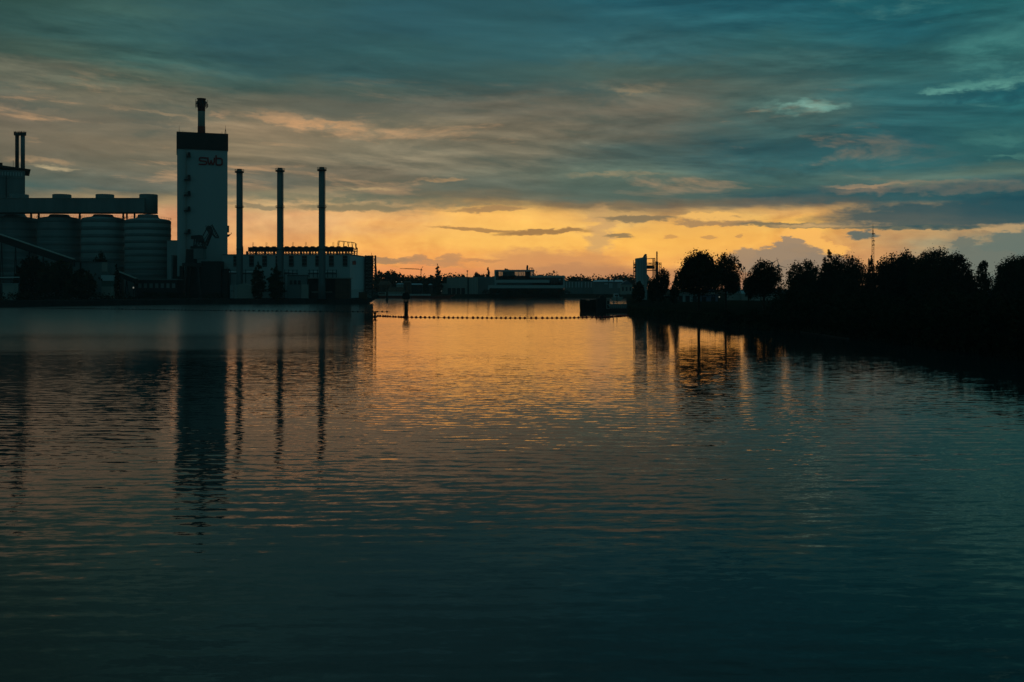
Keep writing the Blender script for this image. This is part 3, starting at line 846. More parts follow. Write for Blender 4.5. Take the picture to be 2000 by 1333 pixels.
for i, (x, w_) in enumerate(((33.3, 3.5), (44.6, 3.9))):
    D = 672
    st = empty('twin_stack', (PX(x, D), D, PZ(333, D)), ('slim steel stack on the old boiler house, left one of the close pair', 'slim steel stack on the old boiler house, right one of the close pair')[i], 'chimney', 'twin stacks on the old boiler house')
    MB().lathe(PX(x, D), D, [(S(w_, D), PZ(333, D)), (S(w_, D), PZ(262, D))], 20).build('shaft', M_steel if not i else M_stack, st, smooth=True)
    MB().lathe(PX(x, D), D, [(S(w_ + 2.2, D), PZ(265, D)), (S(w_ + 2.2, D), PZ(259.5, D))], 20).build('collar', M_steel, st)
    c = MB()
    for k in range(8):
        a = k / 8 * 2 * math.pi
        c.beam((PX(x, D) + S(w_+2, D) * math.cos(a), D + S(w_+2, D) * math.sin(a), PZ(263, D)), (PX(x, D) + S(w_+2, D) * math.cos(a), D + S(w_+2, D) * math.sin(a), PZ(257.5, D)), .3)
    for k in range(8):
        a, b = k / 8 * 2 * math.pi, (k + 1) / 8 * 2 * math.pi
        c.beam((PX(x, D) + S(w_+2, D) * math.cos(a), D + S(w_+2, D) * math.sin(a), PZ(258.5, D)), (PX(x, D) + S(w_+2, D) * math.cos(b), D + S(w_+2, D) * math.sin(b), PZ(258.5, D)), .18)
    c.build('railing', M_steel, st)

# sloped coal conveyors, transfer house, kiosks
def conveyor(x0, y0, x1, y1, D, th, label):
    e = empty('coal_conveyor', (PX((x0 + x1) / 2, D), D, PZ(max(y0, y1), D) - th), label, 'conveyor')
    p0, p1 = (PX(x0, D), PZ(y0, D)), (PX(x1, D), PZ(y1, D))
    MB().prism([(p0[0], p0[1] - th), (p1[0], p1[1] - th), (p1[0], p1[1] - .3), (p0[0], p0[1] - .3)], D, D + 4).build('housing', M_dark, e)
    MB().prism([(p0[0], p0[1] - .3), (p1[0], p1[1] - .3), (p1[0], p1[1]), (p0[0], p0[1])], D - .4, D + 4.4).build('roof', M_grey, e)
    k = max(2, int((x1 - x0) / 28))
    for i in range(k + 1):
        t = (i + .2) / (k + .4)
        x = p0[0] + (p1[0] - p0[0]) * t; z = p0[1] + (p1[1] - p0[1]) * t - th
        if z > 4: MB().poly([(x - 1.2, D + 2, 2.8), (x, D + 2, z), (x + 1.2, D + 2, 2.8)], .4).build('trestle', M_steel, e)
conveyor(-60, 438, 141, 506, 560, 4.2, 'long dark coal conveyor sloping down from the left edge')
conveyor(226, 529, 264, 544, 575, 3.0, 'short dark conveyor sloping down beneath the silos')
th_ = empty('transfer_house', (PX(182, 572), 572, 3), 'boxy grey transfer house at the foot of the long conveyor', 'building')
MB().box(PX(138, 572), PX(209, 572), 572, 584, 2.8, PZ(512, 572)).build('wall', M_concd, th_)
MB().box(PX(198, 571), PX(208.6, 571), 571.6, 572, PZ(531, 571), PZ(513, 571)).build('panel', M_grey, th_)
MB().box(PX(155, 571), PX(157.5, 571), 571.4, 572, 3, PZ(513, 571)).build('downpipe', M_dark, th_)
MB().box(PX(137.6, 572), PX(209.4, 572), 571.5, 584.4, PZ(512, 572), PZ(511, 572)).build('roof', M_dark, th_)
ki = empty('sampling_kiosk', (PX(206, 560), 560, 2.9), 'narrow pale kiosk tower with a green middle storey by the dark bushes', 'kiosk')
MB().box(PX(198, 560), PX(218, 560), 560, 565, 2.8, PZ(560, 560)).build('lower_storey', M_grey, ki)
MB().box(PX(198.2, 560), PX(217.8, 560), 560, 565, PZ(560, 560), PZ(549, 560)).build('middle_storey', mat('green_panel', (.07, .14, .12), .6, .05), ki)
MB().box(PX(197.6, 560), PX(218.2, 560), 559.8, 565.2, PZ(549, 560), PZ(538, 560)).build('upper_storey', M_pale, ki)
lw = empty('low_wharf_shed', (PX(300, 585), 585, 2.9), 'long low dark shed on the quay in front of the silos', 'shed')
MB().box(PX(264, 585), PX(345, 585), 585, 597, 2.8, PZ(547.5, 585)).build('wall', M_dark, lw)
MB().box(PX(262, 585), PX(347, 585), 584.4, 598, PZ(547.5, 585), PZ(545.5, 585)).build('roof', M_concd, lw)
for i in range(7): MB().box(PX(270 + i * 11, 584.9), PX(276 + i * 11, 584.9), 584.85, 585, PZ(563, 585), PZ(554, 585)).build('door', M_concd, lw)
tk = empty('quay_tank', (PX(16, 520), 520, 2.9), 'small pale square tank on the quay at the left edge', 'tank')
MB().box(PX(5, 520), PX(26.5, 520), 520, 525, 3.2, PZ(555, 520)).build('body', M_grey, tk)
MB().box(PX(4.5, 520), PX(27, 520), 519.7, 525.2, PZ(555, 520), PZ(554, 520)).build('lid', M_white, tk)
for x in (6, 15, 25): MB().box(PX(x, 520), PX(x + 1, 520), 520.2, 521, 2.8, 3.2).build('foot', M_steel, tk)
pr_ = empty('pipe_rack', (PX(15, 530), 530, 2.9), 'low pipe rack above the quay tank at the left edge', 'pipe rack')
for k, y in enumerate((543, 547)): MB().beam((PX(-30, 530), 530, PZ(y, 530)), (PX(38, 530), 530, PZ(y - 1, 530)), .5, 8).build('pipe', M_pipe if k == 0 else M_steel, pr_)
for x in (-20, 0, 20, 36): MB().box(PX(x, 530), PX(x, 530) + .4, 530.3, 530.7, 2.8, PZ(542, 530)).build('post', M_steel, pr_)

# dock crane
D = 596
cr = empty('dock_crane', (PX(374, D), D, 2.9), 'dark double-jib dock crane on a portal in front of the tower', 'crane')
def cp(x, y, dy=0): return (PX(x, D), D + dy, PZ(y, D))
for dy in (0, 8):
    for xa in (358, 392): MB().poly([(PX(xa, D), D + dy, 2.8), cp(xa + (6 if xa < 370 else -6), 517, dy)], 1.3).build('portal_leg', M_steel, cr)
MB().box(PX(356, D), PX(394, D), D - .5, D + 8.5, PZ(521, D), PZ(514, D)).build('portal_deck', M_steel, cr)
MB().box(PX(353, D), PX(395, D), D + 8.6, D + 10, 2.8, PZ(513, D)).build('portal_house', M_dark, cr)
MB().box(PX(378, D), PX(396, D), D, D + 7, PZ(506, D), PZ(486, D)).build('machine_house', M_concd, cr)
MB().prism([(PX(361, D), PZ(515, D)), (PX(363, D), PZ(487, D)), (PX(378, D), PZ(487, D)), (PX(379, D), PZ(515, D))], D + .5, D + 6).build('cab', M_dark, cr)
MB().box(PX(371, D), PX(398, D), D + 1, D + 6, PZ(486, D), PZ(481, D)).build('turntable', M_steel, cr)
am = MB()
for dy in (1.5, 5.5):
    am.poly([cp(377, 482, dy), cp(378, 466, dy)], .6); am.poly([cp(395, 482, dy), cp(390, 463, dy)], .8); am.poly([cp(378, 482, dy), cp(390, 463, dy)], .35); am.poly([cp(377, 468, dy), cp(392, 482, dy)], .35)
am.build('tower_frame', M_steel, cr)
MB().prism([(PX(370.5, D), PZ(467, D)), (PX(370.5, D), PZ(460.5, D)), (PX(389, D), PZ(459, D)), (PX(395, D), PZ(470, D)), (PX(388, D), PZ(474, D)), (PX(380, D), PZ(467.5, D))], D + 2, D + 5).build('counterweight', M_steel, cr)
bm = MB()
bm.poly([cp(398, 480, 1), cp(409, 455, 2), cp(407, 445, 3)], .9); bm.poly([cp(398, 480, 6), cp(409, 455, 5), cp(407, 445, 4)], .9)
for k in range(5):
    t = k / 5; bm.poly([cp(398 + 11 * t, 480 - 25 * t, 1 + t), cp(398 + 11 * (t + .2), 480 - 25 * (t + .2), 6 - t)], .3)
bm.build('boom', M_steel, cr)
bk = MB(); bk.poly([cp(391, 465, 3), cp(400, 447, 3.5), cp(404, 442, 3.5)], .55); bk.poly([cp(393, 470, 4), cp(402, 457, 4), cp(408, 446, 4)], .3); bk.build('back_stay', M_steel, cr)
MB().prism([(PX(399, D), PZ(446, D)), (PX(403, D), PZ(441, D)), (PX(409, D), PZ(443, D)), (PX(412, D), PZ(452, D)), (PX(405, D), PZ(456, D))], D + 2.5, D + 4.5).build('jib_head', M_steel, cr)
jb = MB(); jb.poly([cp(405, 443, 3), cp(411, 440, 3.5), cp(424, 463.5, 3.5)], .6); jb.poly([cp(408, 452, 3), cp(418, 464, 3.5), cp(424, 464, 3.5)], .9)
for k in range(5): jb.poly([cp(411 + 2.4 * k, 441 + 4.4 * k, 3.5), cp(410 + 2.2 * k, 451.5 + 2.6 * k, 3.5)], .35)
jb.build('jib', M_steel, cr)
for x in (411, 399, 403.4): MB().beam(cp(x, 444, 3.5), cp(x, 437.5 if x == 411 else 440, 3.5), .3).build('tip_mast', M_steel, cr)

db = empty('dark_hopper_building', (PX(415, 602), 602, 2.9), 'black box shaped building at the foot of the tower beside the crane', 'building')
MB().box(PX(397, 602), PX(435.5, 602), 598, 604, 2.8, PZ(512, 602)).build('wall', M_dark, db)
MB().box(PX(396.6, 602), PX(436, 602), 597.7, 604.2, PZ(512, 602), PZ(511, 602)).build('roof_edge', M_steel, db)
db2 = empty('dark_lean_to', (PX(441, 602), 602, 2.9), 'low black lean-to right of the box shaped building', 'shed')
MB().box(PX(436.3, 602), PX(447, 602), 599, 604, 2.8, PZ(525.5, 602)).build('wall', M_dark, db2)
MB().beam((PX(444.5, 602), 601, PZ(525.5, 602)), (PX(444.5, 602), 601, PZ(522, 602)), .3).build('vent', M_steel, db2)
db3 = empty('dark_coal_shed', (PX(345, 600), 600, 2.9), 'low black shed left of the crane portal', 'shed')
MB().box(PX(350.5, 600), PX(356, 600), 600, 603.5, 2.8, PZ(520, 600)).build('stair_block', M_dark, db3)
MB().box(PX(346, 600), PX(350.4, 600), 600, 603.5, 2.8, PZ(540, 600)).build('wall', M_dark, db3)

# three tall stacks
for i, (x, ytop, D, w_) in enumerate(((467.6, 330.5, 596, 5.9), (547, 328.5, 592, 6.1), (628.6, 327, 586, 6.3))):
    X = PX(x, D)
    s = empty('tall_stack', (X, D, 2.9), ('tall slim steel stack nearest the tower, leftmost of the three', 'middle one of the three tall slim steel stacks', 'tall slim steel stack farthest from the tower, rightmost of the three')[i], 'chimney', 'three tall stacks')
    MB().lathe(X, D, [(S(w_ + 1.2, D), 2.8), (S(w_, D), 14), (S(w_ - .3, D), PZ(ytop + 3, D))], 28).build('shaft', M_stack, s, smooth=True)
    MB().lathe(X, D, [(S(w_ - 1.2, D), PZ(ytop + 4, D)), (S(w_ - 1.2, D), PZ(ytop, D))], 24).build('flue_tip', M_steel, s, smooth=True)
    for y, e, h in ((ytop + 8, 2.8, 3.2), (407, 2.4, .9), (488, 1.2, 1.2)):
        pl = MB().lathe(X, D, [(S(w_ - .3, D), PZ(y, D)), (S(w_ + e, D), PZ(y - .8, D)), (S(w_ + e, D), PZ(y - h, D)), (S(w_ - .3, D), PZ(y - h, D))], 28).build('platform', M_steel, s)
        if e > 2:
            rl = MB()
            for k in range(14):
                a, b = k / 14 * 2 * math.pi, (k + 1) / 14 * 2 * math.pi
                r = S(w_ + e, D)
                rl.beam((X + r * math.cos(a), D + r * math.sin(a), PZ(y - h, D)), (X + r * math.cos(a), D + r * math.sin(a), PZ(y - h, D) + 1.15), .14)
                rl.beam((X + r * math.cos(a), D + r * math.sin(a), PZ(y - h, D) + 1.1), (X + r * math.cos(b), D + r * math.sin(b), PZ(y - h, D) + 1.1), .1)
            rl.build('railing', M_steel, pl)
    ld = MB()
    ld.beam((X + S(w_, D) + .25, D - .5, 12), (X + S(w_, D) + .25, D - .5, PZ(ytop + 8, D)), .18)
    ld.beam((X + S(w_, D) * .8, D - 1.2, 12), (X + S(w_, D) * .8, D - 1.2, PZ(ytop + 8, D)), .15)
    ld.build('ladder', M_steel, s)

# turbine hall
C0 = Vector((PX(683, 600), 600)); E0 = Vector((PX(713.5, 645), 645))
ev = (E0 - C0); hall_d = ev.length; ha = math.atan2(ev.y, ev.x) - math.pi / 2
hf = (C0.x, C0.y, ha)
HL = 76.0
hl = empty('turbine_hall', (C0.x, C0.y, 2.9), 'long pale turbine hall with recessed louvre bays behind the three stacks', 'building')
zr_ = PZ(498.3, 600)
MB(hf).box(-HL, 0, 0, hall_d, 2.5, zr_).build('wall', M_white, hl)
MB(hf).box(0.0, .25, .2, hall_d - .2, 8.2, zr_ - .2).build('end_wall', M_pale, hl)
MB(hf).box(-HL, .4, -.25, hall_d, zr_, zr_ + .5).build('roof_edge', M_concd, hl)
MB(hf).box(-HL, .3, -.3, 0, 7.0, 7.6).build('plinth_band', M_dark, hl)
def hx(x): return (x - 683.0) / 2000 * 600 / math.cos(ha)
for x in (457, 488.5, 514.5, 541, 567.5, 593.5, 620, 647, 674):
    lv = MB(hf).box(hx(x - 4.6), hx(x + 4.6), -.35, -.02, PZ(521, 600), PZ(500, 600)).build('louvre_bay', M_dark, hl)
    for k in range(3): MB(hf).box(hx(x - 4.2), hx(x + 4.2), -.5, -.35, PZ(520 - k * 7, 600), PZ(518.8 - k * 7, 600)).build('slat', M_concd, lv)
    MB(hf).box(hx(x - .4), hx(x + .4), -.6, -.3, PZ(521, 600), PZ(500, 600)).build('mullion', M_steel, lv)
# small red letters on the end wall
ef = (C0.x, C0.y, ha + math.pi / 2)
swb(hl, ef, 6.2, 14.0, PZ(516.5, 610), PZ(509.5, 610), -.75, .55)
# roof: long air duct on struts
duct = MB(hf); duct.box(hx(476), hx(683), 5, 11, PZ(491, 600), PZ(482, 600)); dd = duct.build('air_duct', M_dark, hl)
for x in list(range(486, 680, 13)):
    MB(hf).cyl(hx(x), 8, PZ(482, 600), PZ(480.2, 600), 1.5, 1.1, 12).build('fan_cowl', M_steel, dd)
trs = MB(hf)
for k, x in enumerate(range(474, 686, 6)):
    trs.beam((hx(x), 5.2, zr_), (hx(x), 5.2, PZ(490, 600)), .5 if k % 3 else 1.1)
    trs.beam((hx(x), 5.2, zr_ + .6), (hx(x + 6), 5.2, PZ(491.5, 600)), .22)
    trs.beam((hx(x), 10.8, zr_), (hx(x), 10.8, PZ(490, 600)), .35)
    trs.beam((hx(x + 6), 10.8, zr_ + .6), (hx(x), 10.8, PZ(491.5, 600)), .2)
trs.beam((hx(474), 5.2, PZ(495.4, 600)), (hx(686), 5.2, PZ(495.4, 600)), .25)
trs.build('duct_trestle', M_steel, hl)
for x in (459, 485, 512, 538, 565, 591, 618, 646):
    m2 = MB(hf)
    for s_ in (-.35, .35): m2.beam((hx(x) + s_, 6, PZ(482, 600)), (hx(x) + s_, 6, PZ(472, 600)), .11)
    for y in (474, 477, 480): m2.beam((hx(x) - .35, 6, PZ(y, 600)), (hx(x) + .35, 6, PZ(y, 600)), .1)
    m2.build('vent_mast', M_steel, hl)
fr1 = MB(hf)
pts = [(657, 470.5), (667, 471.2), (676, 472.6), (684, 473), (691, 474.6)]
fr1.poly([(hx(x), 4, PZ(y, 600)) for x, y in pts], .38)
for (x, y), b in zip(pts, (485, 485, 486, 487, 489)):
    fr1.beam((hx(x), 4, PZ(y, 600)), (hx(x + 1.5), 4, PZ(b, 600)), .3)
    fr1.beam((hx(x + 3), 4, PZ(y + .5, 600)), (hx(x + 1.5), 4, PZ(b - 4, 600)), .22)
fr1.beam((hx(691), 4, PZ(474.6, 600)), (hx(695), 4, PZ(489, 600)), .4)
fr1.beam((hx(683), 4, PZ(486, 600)), (hx(695.5), 4, PZ(486.5, 600)), .6); fr1.beam((hx(683), 4, PZ(491, 600)), (hx(695), 4, PZ(491, 600)), .5)
fr1.beam((hx(695), 4, PZ(484, 600)), (hx(694.5), 4, zr_), .55); fr1.beam((hx(690), 4, PZ(486, 600)), (hx(690), 4, zr_), .35)
fr1.beam((hx(657), 4, PZ(470.5, 600)), (hx(655), 4, PZ(482, 600)), .2)
fr1.build('roof_frame', M_steel, hl)
fr2 = MB(hf)
for s_ in (0, 3): fr2.beam((hx(458) + s_, 3, zr_ - 6), (hx(458) + s_, 3, PZ(481, 600)), .3)
for k in range(6): fr2.beam((hx(458), 3, zr_ - 5 + k * 2), (hx(458) + 3, 3, zr_ - 5 + k * 2), .22)
fr2.build('roof_stair', M_steel, hl)
# stair tower at the right end
stw = empty('escape_stair_tower', (PX(722, 640), 640, 2.9), 'open steel stair tower at the right end of the turbine hall', 'stair tower')
for (xa, xb, nm) in ((713.5, 726.5, 'enclosed_core'), (726.5, 732.5, 'open_frame')):
    f_ = MB(); Dn = 640
    for x in (xa, xb):
        for dy in (0, 4): f_.beam((PX(x, Dn), Dn + dy, 2.8 if nm != 'open_frame' else PZ(531, Dn)), (PX(x, Dn), Dn + dy, PZ(499, Dn)), .5)
    ys = range(501, 575, 7) if nm == 'enclosed_core' else range(501, 530, 7)
    for k, y in enumerate(ys):
        f_.beam((PX(xa, Dn), Dn, PZ(y, Dn)), (PX(xb, Dn), Dn, PZ(y, Dn)), .38)
        f_.beam((PX(xa, Dn), Dn, PZ(y + 7 if k % 2 else y, Dn)), (PX(xb, Dn), Dn, PZ(y if k % 2 else y + 7, Dn)), .3)
    f_.build(nm, M_steel, stw)
MB().box(PX(713.8, 644), PX(726.2, 644), 643.6, 643.9, 2.8, PZ(501, 644)).build('rear_grating', M_conc, stw)
for k, y in enumerate(range(504, 574, 7)): MB().box(PX(715, 641), PX(725.5, 641), 641, 643.5, PZ(y, 641), PZ(y - 4.6, 641)).build('stair_flight', M_concd, stw)
MB().beam((PX(725.5, 642), 642, PZ(499, 642)), (PX(725.5, 642), 642, PZ(494, 642)), .2).build('mast', M_steel, stw)

# in front of the hall
pt_ = empty('steam_pipe_run', (PX(550, 594), 594, PZ(533, 594)), 'silver pipes running along the hall behind the stack feet', 'pipe')
for x0, x1, y in ((447, 461, 531.6), (474, 500, 531.8), (555, 574, 532), (608, 622, 531.8), (635, 655, 531.6)):
    MB().beam((PX(x0, 597), 597.5, PZ(y, 597)), (PX(x1, 597), 597.5, PZ(y, 597)), 1.0, 10).build('pipe', M_pipe, pt_)
for x in (450, 480, 505, 556, 564, 572, 580, 604, 612, 620, 640, 650, 657):
    MB().beam((PX(x, 597), 597, 2.8), (PX(x, 597), 597, PZ(527, 597)), .35).build('post', M_steel, pt_)
for x0, x1 in ((555, 582), (602, 658), (447, 506)):
    MB().beam((PX(x0, 597), 596.6, PZ(535, 597)), (PX(x1, 597), 596.6, PZ(535, 597)), .6).build('walkway', M_steel, pt_); MB().beam((PX(x0, 597), 596.6, PZ(528, 597)), (PX(x1, 597), 596.6, PZ(528, 597)), .18).build('handrail', M_steel, pt_)
bb2 = empty('brick_workshop', (PX(642, 588), 588, 2.9), 'dark brown workshop with projecting roof at the foot of the last stack', 'building')
MB().box(PX(601, 590), PX(682, 590), 592, 597.5, 2.8, PZ(544.5, 590)).build('wall', M_dark, bb2)
MB().box(PX(654, 588), PX(682, 588), 589.5, 592, 2.8, PZ(545, 588)).build('brick_wing', M_brick, bb2)
for i in range(6): MB().box(PX(656 + i * 4.4, 588), PX(658.2 + i * 4.4, 588), 589.3, 589.5, 3, PZ(546, 588)).build('pilaster', M_brick, bb2)
MB().box(PX(600, 588), PX(683.4, 588), 588.6, 598, PZ(544.4, 588), PZ(542.6, 588)).build('roof', M_grey, bb2)
MB().box(PX(608, 588), PX(648, 588), 588.4, 589.4, PZ(571.5, 588), PZ(570.2, 588)).build('loading_ramp', M_grey, bb2)
cb = empty('grey_switch_house', (PX(582, 591), 591, 2.9), 'grey switch house between the dark trees and the brown workshop', 'building')
MB().box(PX(561, 591), PX(599.5, 591), 591, 596, 2.8, PZ(538.5, 591)).build('wall', M_concd, cb)
MB().box(PX(560.6, 591), PX(600, 591), 590.7, 596.2, PZ(538.5, 591), PZ(537.6, 591)).build('roof_edge', M_dark, cb)
MB().box(PX(589, 590), PX(603, 590), 589, 590.9, 2.8, PZ(556, 590)).build('porch', M_grey, cb)
for i in range(3): MB().box(PX(566 + i * 8, 590.8), PX(571 + i * 8, 590.8), 590.75, 591, PZ(556, 591), PZ(548, 591)).build('door', M_dark, cb)
sp = empty('salt_heap_shelter', (PX(473, 586), 586, 2.9), 'low pale curved shelter on the quay right of the tower', 'shelter')
MB().prism([(PX(456, 586), 3.2), (PX(456, 586), PZ(562, 586)), (PX(464, 586), PZ(556.5, 586)), (PX(476, 586), PZ(554, 586)), (PX(488, 586), PZ(558, 586)), (PX(496, 586), PZ(566, 586)), (PX(496, 586), 3.2)], 586, 592).build('canopy', M_grey, sp)
for x in (450, 453, 459, 462, 492): MB().box(PX(x, 585.6), PX(x + 1, 585.6), 585.4, 585.9, 2.8, PZ(557, 586)).build('post', M_white, sp)
ct = empty('red_container', (PX(708, 596), 596, 2.9), 'dull red shipping container on the quay under the stair tower', 'container')
MB().box(PX(700.5, 596), PX(716, 596), 596, 598.4, 3.0, PZ(569, 596) - .6).build('box', M_brick, ct)
for i in range(7): MB().box(PX(701 + i * 2, 596), PX(702 + i * 2, 596), 595.8, 596, 3.1, PZ(569.4, 596) - .6).build('rib', M_brick, ct)
# trees on the left bank
tree(196, 596, 493, 13, 8, 'round dark tree rising behind the transfer house', ground=3, seed=11, n=1400, size=1.0)
tree(60, 552, 505, 34, .5, 'broad black tree on the quay under the long conveyor', ground=3, seed=12, n=4500, size=1.3, shape='spread')
tree(110, 548, 508, 38, .5, 'wide black tree under the lower end of the long conveyor', ground=3, seed=13, n=5000, size=1.3, shape='spread')
tree(160, 546, 530, 36, .3, 'low black tree left of the kiosk tower', ground=3, seed=14, n=4000, size=1.2, shape='spread')
tree(227, 566, 518, 9, .5, 'narrow black tree right of the kiosk tower', ground=3, seed=15, n=1300, size=1.0, shape='poplar')
tree(503.5, 584, 513, 13, .4, 'dark rounded tree between the first two stacks', ground=3, seed=16, n=2600, size=.95, shape='poplar')
tree(538, 582, 517, 15, .4, 'dark rounded tree at the foot of the middle stack', ground=3, seed=17, n=2800, size=.95, shape='poplar')
ug = leaf_mesh('quay_bushes', [(PX(x, Dd), Dd, 3.6 + (i % 3) * .5, 9, 2.5, 1.8 + (i * 7 % 5) * .3) for i, (x, Dd) in enumerate([(-30, 500), (20, 506), (60, 512), (110, 520), (150, 530), (190, 540), (240, 552), (300, 565), (350, 578), (420, 592), (500, 606), (560, 616)])], 6500, .8, 5, m_=M_leafd)
o = bpy.data.objects.new('quay_bushes', ug); COL.objects.link(o); tag(o, 'low dark scrub along the left quay edge', kind='stuff')

# ------------------------------------------------------------------ FAR BANK
def far_tree(i, x, y, hw, D, label, shape='round', n=700):
    return tree(x, D, y, hw, .8, label, ground=2.8, seed=100 + i, n=n * 2, size=1.5, shape=shape, group='trees on the far bank')
far_tree(0, 742, 531, 14, 960, 'bushy far tree just right of the stair tower and spire foot', n=900)
far_tree(1, 764, 529.5, 15, 965, 'rounded far tree left of the tower crane', n=900)
far_tree(2, 780, 534, 13, 960, 'low rounded far tree under the crane jib', n=700)
far_tree(3, 801, 538, 10, 980, 'small far tree left of the crane mast')
far_tree(4, 820, 540.5, 16, 985, 'low far tree at the foot of the crane mast')
far_tree(5, 843, 540, 13, 985, 'low far tree left of the pointed poplar')
o = tree(857, 950, 518, 8.2, .5, 'pointed dark poplar leaning left on the far bank', ground=2.8, seed=120, n=1500, size=1.3, shape='poplar', lean=-.25, group='trees on the far bank')
far_tree(6, 872, 540.5, 9, 985, 'low far tree right of the pointed poplar')
far_tree(7, 905, 539.5, 7, 1010, 'small crown just above the grey hall roof by the red-tipped mast')
far_tree(8, 931, 533.5, 8, 1000, 'rounded far tree behind the right end of the grey hall', n=900)
far_tree(9, 953, 524.5, 8, 1000, 'tall dark tree left of the white framed office', shape='cone', n=1100)
far_tree(10, 942, 537, 9, 1000, 'low dark tree between the tall one and the grey hall')
far_tree(11, 989, 523.5, 9, 990, 'crown showing above the white framed office roof')
far_tree(12, 1120, 543.5, 10, 1040, 'rounded far tree right of the white framed office')
far_tree(13, 1147, 545.5, 9, 1040, 'low far tree behind the row of flats')
far_tree(14, 1174, 545.5, 12, 1060, 'low far tree behind the long zinc roof')
far_tree(15, 1225, 543.5, 10, 1040, 'ragged far tree left of the asphalt plant', shape='spread')
for k, x in enumerate((735, 790, 830, 868, 890)):
    pass
hw_ = leaf_mesh('far_woodland', [(PX(x, 1100), 1100, 9 + (x * 7 % 5), 26, 12, 8 + (x % 3) * 1.3) for x in range(730, 1260, 22)], 26000, 2.2, 77, m_=M_leafd)
o = bpy.data.objects.new('far_woodland', hw_); COL.objects.link(o); tag(o, 'continuous dark belt of trees on the far skyline', kind='stuff')

D = 1500
ch2 = empty('church_spire', (PX(733.7, D), D, 3), 'thin pointed church spire beside the steel stair tower', 'church')
MB().box(PX(731.6, D), PX(735.8, D), D, D + 3.2, 2.8, PZ(529, D)).build('tower', M_dark, ch2)
MB().cyl(PX(733.7, D), D + 1.6, PZ(529, D), PZ(509.5, D), 1.7, .1, 8).build('spire', M_dark, ch2)

D = 1400
tc_ = empty('tower_crane', (PX(822.3, D), D, 3), 'thin far tower crane with its long jib to the left', 'crane')
m3 = MB()
for s_ in (-.7, .7):
    m3.beam((PX(822.3, D) + s_, D, 3), (PX(822.3, D) + s_, D, PZ(526, D)), .35)
for k in range(12): m3.beam((PX(822.3, D) - .7, D, 3 + k * 2.5), (PX(822.3, D) + .7, D, 5.5 + k * 2.5), .25)
m3.build('mast', M_steel, tc_)
m3 = MB(); m3.beam((PX(781, D), D, PZ(525, D)), (PX(824, D), D, PZ(526.8, D)), .55); m3.beam((PX(790, D), D, PZ(524.8, D)), (PX(818, D), D, PZ(525.4, D)), .4); m3.build('jib', M_steel, tc_)
MB().beam((PX(822.3, D), D, PZ(526.5, D)), (PX(826, D), D, PZ(521, D)), .5).build('counter_jib', M_steel, tc_)
MB().box(PX(822.4, D), PX(824.4, D), D - 1, D + 1, PZ(529, D), PZ(526, D)).build('cab', M_steel, tc_)

mp = empty('signal_mast', (PX(912.8, 940), 940, 2.9), 'thin mast with a red ball top above the grey hall', 'mast')
MB().beam((PX(912.8, 940), 940, 2.8), (PX(912.8, 940), 940, PZ(530.5, 940)), .5, 8).build('pole', M_steel, mp)
MB().lathe(PX(912.8, 940), 940, [(.1, PZ(531.4, 940)), (.75, PZ(530.6, 940)), (.75, PZ(529, 940)), (.1, PZ(528.4, 940))], 10).build('ball', M_red, mp)

# grey hall
D = 950
gh = empty('grey_hall', (PX(910, D), D, 2.8), 'flat roofed grey warehouse left of the white framed office', 'building')
MB().box(PX(872.5, D), PX(933, D), D, D + 30, 2.6, PZ(541.6, D)).build('wall', M_grey, gh)
MB().box(PX(914, D), PX(916, D), D - .3, D, 2.8, PZ(541.8, D)).build('dark_joint', M_dark, gh)
for x in (897, 922, 928): MB().box(PX(x, D), PX(x, D) + .3, D - .25, D, 2.8, PZ(541.8, D)).build('panel_joint', M_white, gh)
for x in (874.5, 883, 892, 901): MB().box(PX(x, D), PX(x + 7, D), D - .4, D, 2.8, PZ(563, D)).build('loading_door', M_dark, gh)
MB().box(PX(857.5, D), PX(872.4, D), D + 2, D + 14, 2.6, PZ(554, D)).build('side_wing', M_grey, gh)
gh2 = empty('dark_rear_hall', (PX(950, 960), 960, 2.8), 'darker flat roofed hall between the warehouse and the white framed office', 'building')
MB().box(PX(933.5, 960), PX(974, 960), 960, 985, 2.6, PZ(541, 960)).build('wall', M_concd, gh2)
MB().box(PX(944, 958), PX(950, 958), 958.5, 960, PZ(542.5, 958), PZ(540.6, 958)).build('roof_hatch', M_white, gh2)

# low houses and sheds on the far bank at the left
def house(x0, x1, ye, yr, D, label, wall, roof, gable=False, win=2, cat='house', name='small_house'):
    h = empty(name, (PX((x0 + x1) / 2, D), D, 2.8), label, cat)
    a, b = PX(x0, D), PX(x1, D); ze, zr2 = PZ(ye, D), PZ(yr, D)
    MB().box(a, b, D, D + 9, 2.6, ze).build('wall', wall, h)
    if gable:
        MB().prism([(a - .4, ze), ((a + b) / 2, zr2), (b + .4, ze)], D - .4, D + 9.4).build('roof', roof, h)
    else:
        MB().add([(a - .5, D - .5, ze), (b + .5, D - .5, ze), (b + .5, D + 9.5, ze), (a - .5, D + 9.5, ze), (a + 1, D + 4.5, zr2), (b - 1, D + 4.5, zr2)], [(0,1,5,4), (1,2,5), (2,3,4,5), (3,0,4), (3,2,1,0)]).build('roof', roof, h)
    for i in range(win):
        t = (i + .5) / win; xx = a + (b - a) * t
        w_ = MB().box(xx - .7, xx + .7, D - .12, D + .02, 2.8 + (ze - 2.8) * .35, 2.8 + (ze - 2.8) * .75).build('window', M_glass, h)
    return h
house(740, 762, 556.5, 549, 915, 'brownish house with a shallow roof right of the stair tower', M_brick, M_brick, win=3)
house(757, 788, 570, 561.5, 906, 'low shed with a sloping roof at the left end of the far bank', M_grey, M_brick, win=0, cat='shed', name='low_shed')
house(774, 789, 556, 553.5, 925, 'pale lit-roofed box shed left of the trees', M_grey, M_zinc, win=1, cat='shed', name='box_shed')
